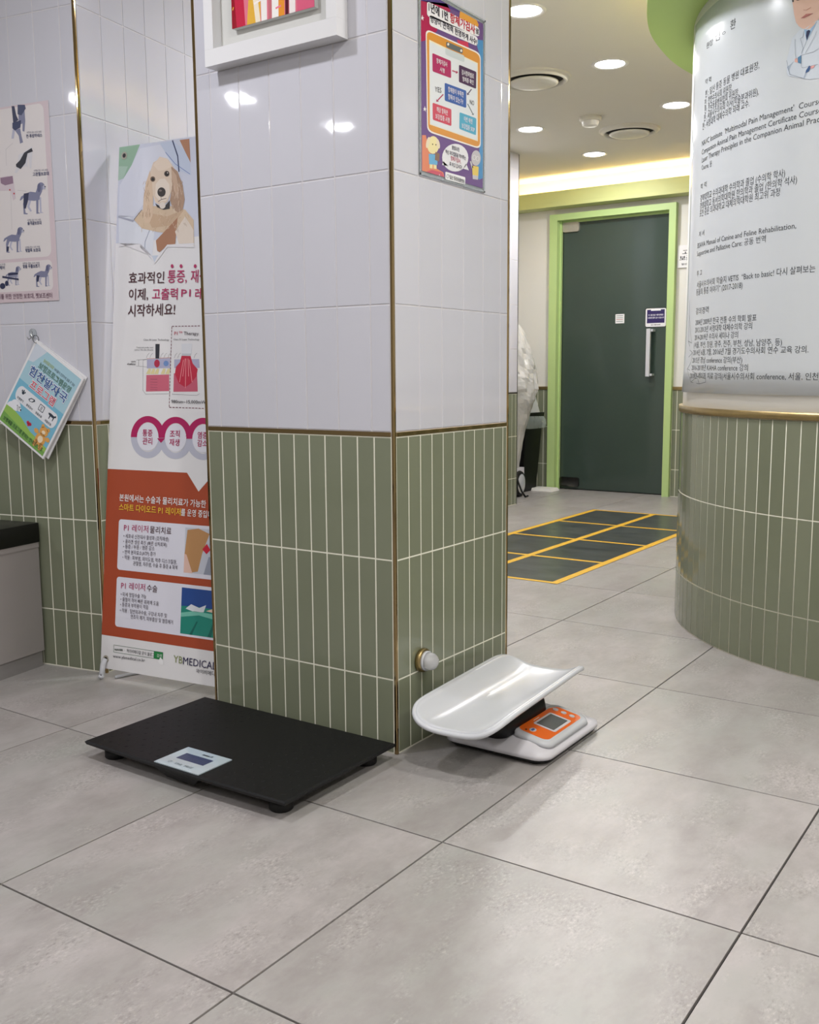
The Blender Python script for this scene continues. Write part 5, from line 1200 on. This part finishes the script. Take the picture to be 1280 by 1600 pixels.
flat_text(t, '고양이', u0+0.035, v0+hgt*0.60, 0.155, hgt*0.19, (40, 40, 44), 2, 0.02); flat_text(t, '보금자리실', u0+0.015, v0+hgt*0.34, 0.235, hgt*0.19, (40, 40, 44), 2, 0.02); flat_text(t, '일산 동물의료원', u0+0.03, v0+hgt*0.12, 0.16, hgt*0.08, (60, 60, 66), 2, 0.02)
t.build('text_line', ws_)

# --- things at the far end of the hall
bi = empty('waste_bin', (0, 0, 0)); tag(bi, 'tall black waste bin with a clear bag at the hall end', 'waste bin')
def taper(x0, x1, y0, y1, z0, X0_, X1_, Y0_, Y1_, z1, name, material, parent, bevel=0.006):
    bm = bmesh.new()
    A = [bm.verts.new(p) for p in ((x0, y0, z0), (x1, y0, z0), (x1, y1, z0), (x0, y1, z0))]; B = [bm.verts.new(p) for p in ((X0_, Y0_, z1), (X1_, Y0_, z1), (X1_, Y1_, z1), (X0_, Y1_, z1))]
    bm.faces.new(A[::-1]); bm.faces.new(B)
    for i in range(4): bm.faces.new((A[i], A[(i+1) % 4], B[(i+1) % 4], B[i]))
    return obj(name, bm_mesh(bm, name, bevel, 2), material, parent)
taper(-2.53, -2.325, 5.04, 5.27, 0.001, -2.56, -2.285, 5.02, 5.30, 0.585, 'body', 'plastic_black', bi)
taper(-2.568, -2.278, 5.012, 5.308, 0.586, -2.568, -2.272, 5.012, 5.308, 0.625, 'rim', 'plastic_black', bi)
taper(-2.50, -2.30, 5.05, 5.28, 0.626, -2.43, -2.32, 5.14, 5.24, 0.76, 'lid', 'plastic_white', bi, 0.01)
bm = bmesh.new(); n = 48; rr = []
for lv, (z, ex) in enumerate(((0.600, 0.006), (0.57, 0.016), (0.535, 0.020), (0.505, 0.014))):
    o2 = rrect(-2.572-ex, -2.274+ex, 5.008-ex, 5.312+ex, 0.03, 11); rr.append([bm.verts.new((x+0.006*noise.noise(Vector((x*40, y*40, lv))), y+0.006*noise.noise(Vector((y*40, x*40, lv+9))), z + 0.012*noise.noise(Vector((x*25, y*25, 3+lv))))) for x, y in o2])
for A, B in zip(rr, rr[1:]):
    for i in range(len(A)): bm.faces.new((A[i], A[(i+1) % len(A)], B[(i+1) % len(A)], B[i]))
obj('bag', bm_mesh(bm, 'bag', smooth=True), 'film_clear', bi)

dr = empty('draped_equipment', (0, 0, 0)); tag(dr, 'upright equipment under crumpled white plastic film beside the bin', 'covered equipment')
prof = [(0.0, 1.335), (0.05, 1.33), (0.10, 1.29), (0.145, 1.22), (0.185, 1.12), (0.215, 1.0), (0.232, 0.90), (0.240, 0.82), (0.222, 0.74), (0.190, 0.66), (0.165, 0.58), (0.140, 0.50), (0.120, 0.42), (0.110, 0.34), (0.100, 0.27), (0.092, 0.20)]
prof2 = []
for (ra_, za_), (rb_, zb_) in zip(prof, prof[1:]):
    for k in range(3): prof2.append((ra_ + (rb_-ra_)*k/3, za_ + (zb_-za_)*k/3))
prof2.append(prof[-1])
bm = bmesh.new(); rr = []; n = 44
for r, z in prof2:
    ring_ = []
    for k in range(n):
        an = 2*math.pi*k/n; c1, s1_ = math.cos(an), math.sin(an)
        crease = 1 - abs(noise.noise(Vector((c1*2.6 + z*1.5, s1_*2.6 - z*2.2, z*3.0))))*2
        crease2 = 1 - abs(noise.noise(Vector((c1*5 - z*4, s1_*5 + z*3, z*7.0))))*2
        w = r*(0.90 + 0.10*crease + 0.06*crease2)
        ring_.append(bm.verts.new((-2.325 + w*c1, 4.79 + w*s1_*0.75, z + 0.012*noise.noise(Vector((c1*4, s1_*4, 5))))))
    rr.append(ring_)
for A, B in zip(rr, rr[1:]):
    for i in range(n): bm.faces.new((A[i], A[(i+1) % n], B[(i+1) % n], B[i]))
obj('plastic_cover', bm_mesh(bm, 'cover'), 'film', dr)
obj('column', tube([(-2.325, 4.79, 0.02), (-2.325, 4.79, 1.25)], 0.06, 'column', 16), 'plastic_base', dr, True)
box('base', -2.42, -2.225, 4.70, 4.88, 0.03, 0.22, 'plastic_base', dr, 0.015, 3)
for y in (4.80,):
    wh_ = obj('wheel', lathe([(0.0, -0.018), (0.070, -0.018), (0.094, -0.014), (0.100, 0.0), (0.094, 0.014), (0.072, 0.020), (0.0, 0.020)], 32, 'wheel'), 'rubber', dr)
    wh_.location = (-2.225, y, 0.1); wh_.rotation_euler = (0, math.radians(90), math.radians(6))
    hc = obj('hub_cap', lathe([(0.0, 0.026), (0.060, 0.024), (0.074, 0.0202)], 32, 'hub'), 'plastic_white', wh_)
obj('cord', tube([(-2.22, 4.74, 0.20), (-2.19, 4.72, 0.12), (-2.165, 4.73, 0.05), (-2.15, 4.76, 0.008), (-2.16, 4.82, 0.008)], 0.007, 'cord', 8), 'rubber', dr, True)
wd = taper(-2.33, -2.14, 5.19, 5.33, 0.0005, -2.33, -2.16, 5.20, 5.33, 0.022, 'floor_board', 'paint', None, 0.002)
tag(wd, 'flat white board lying on the floor at the door frame', 'board')

set_type()
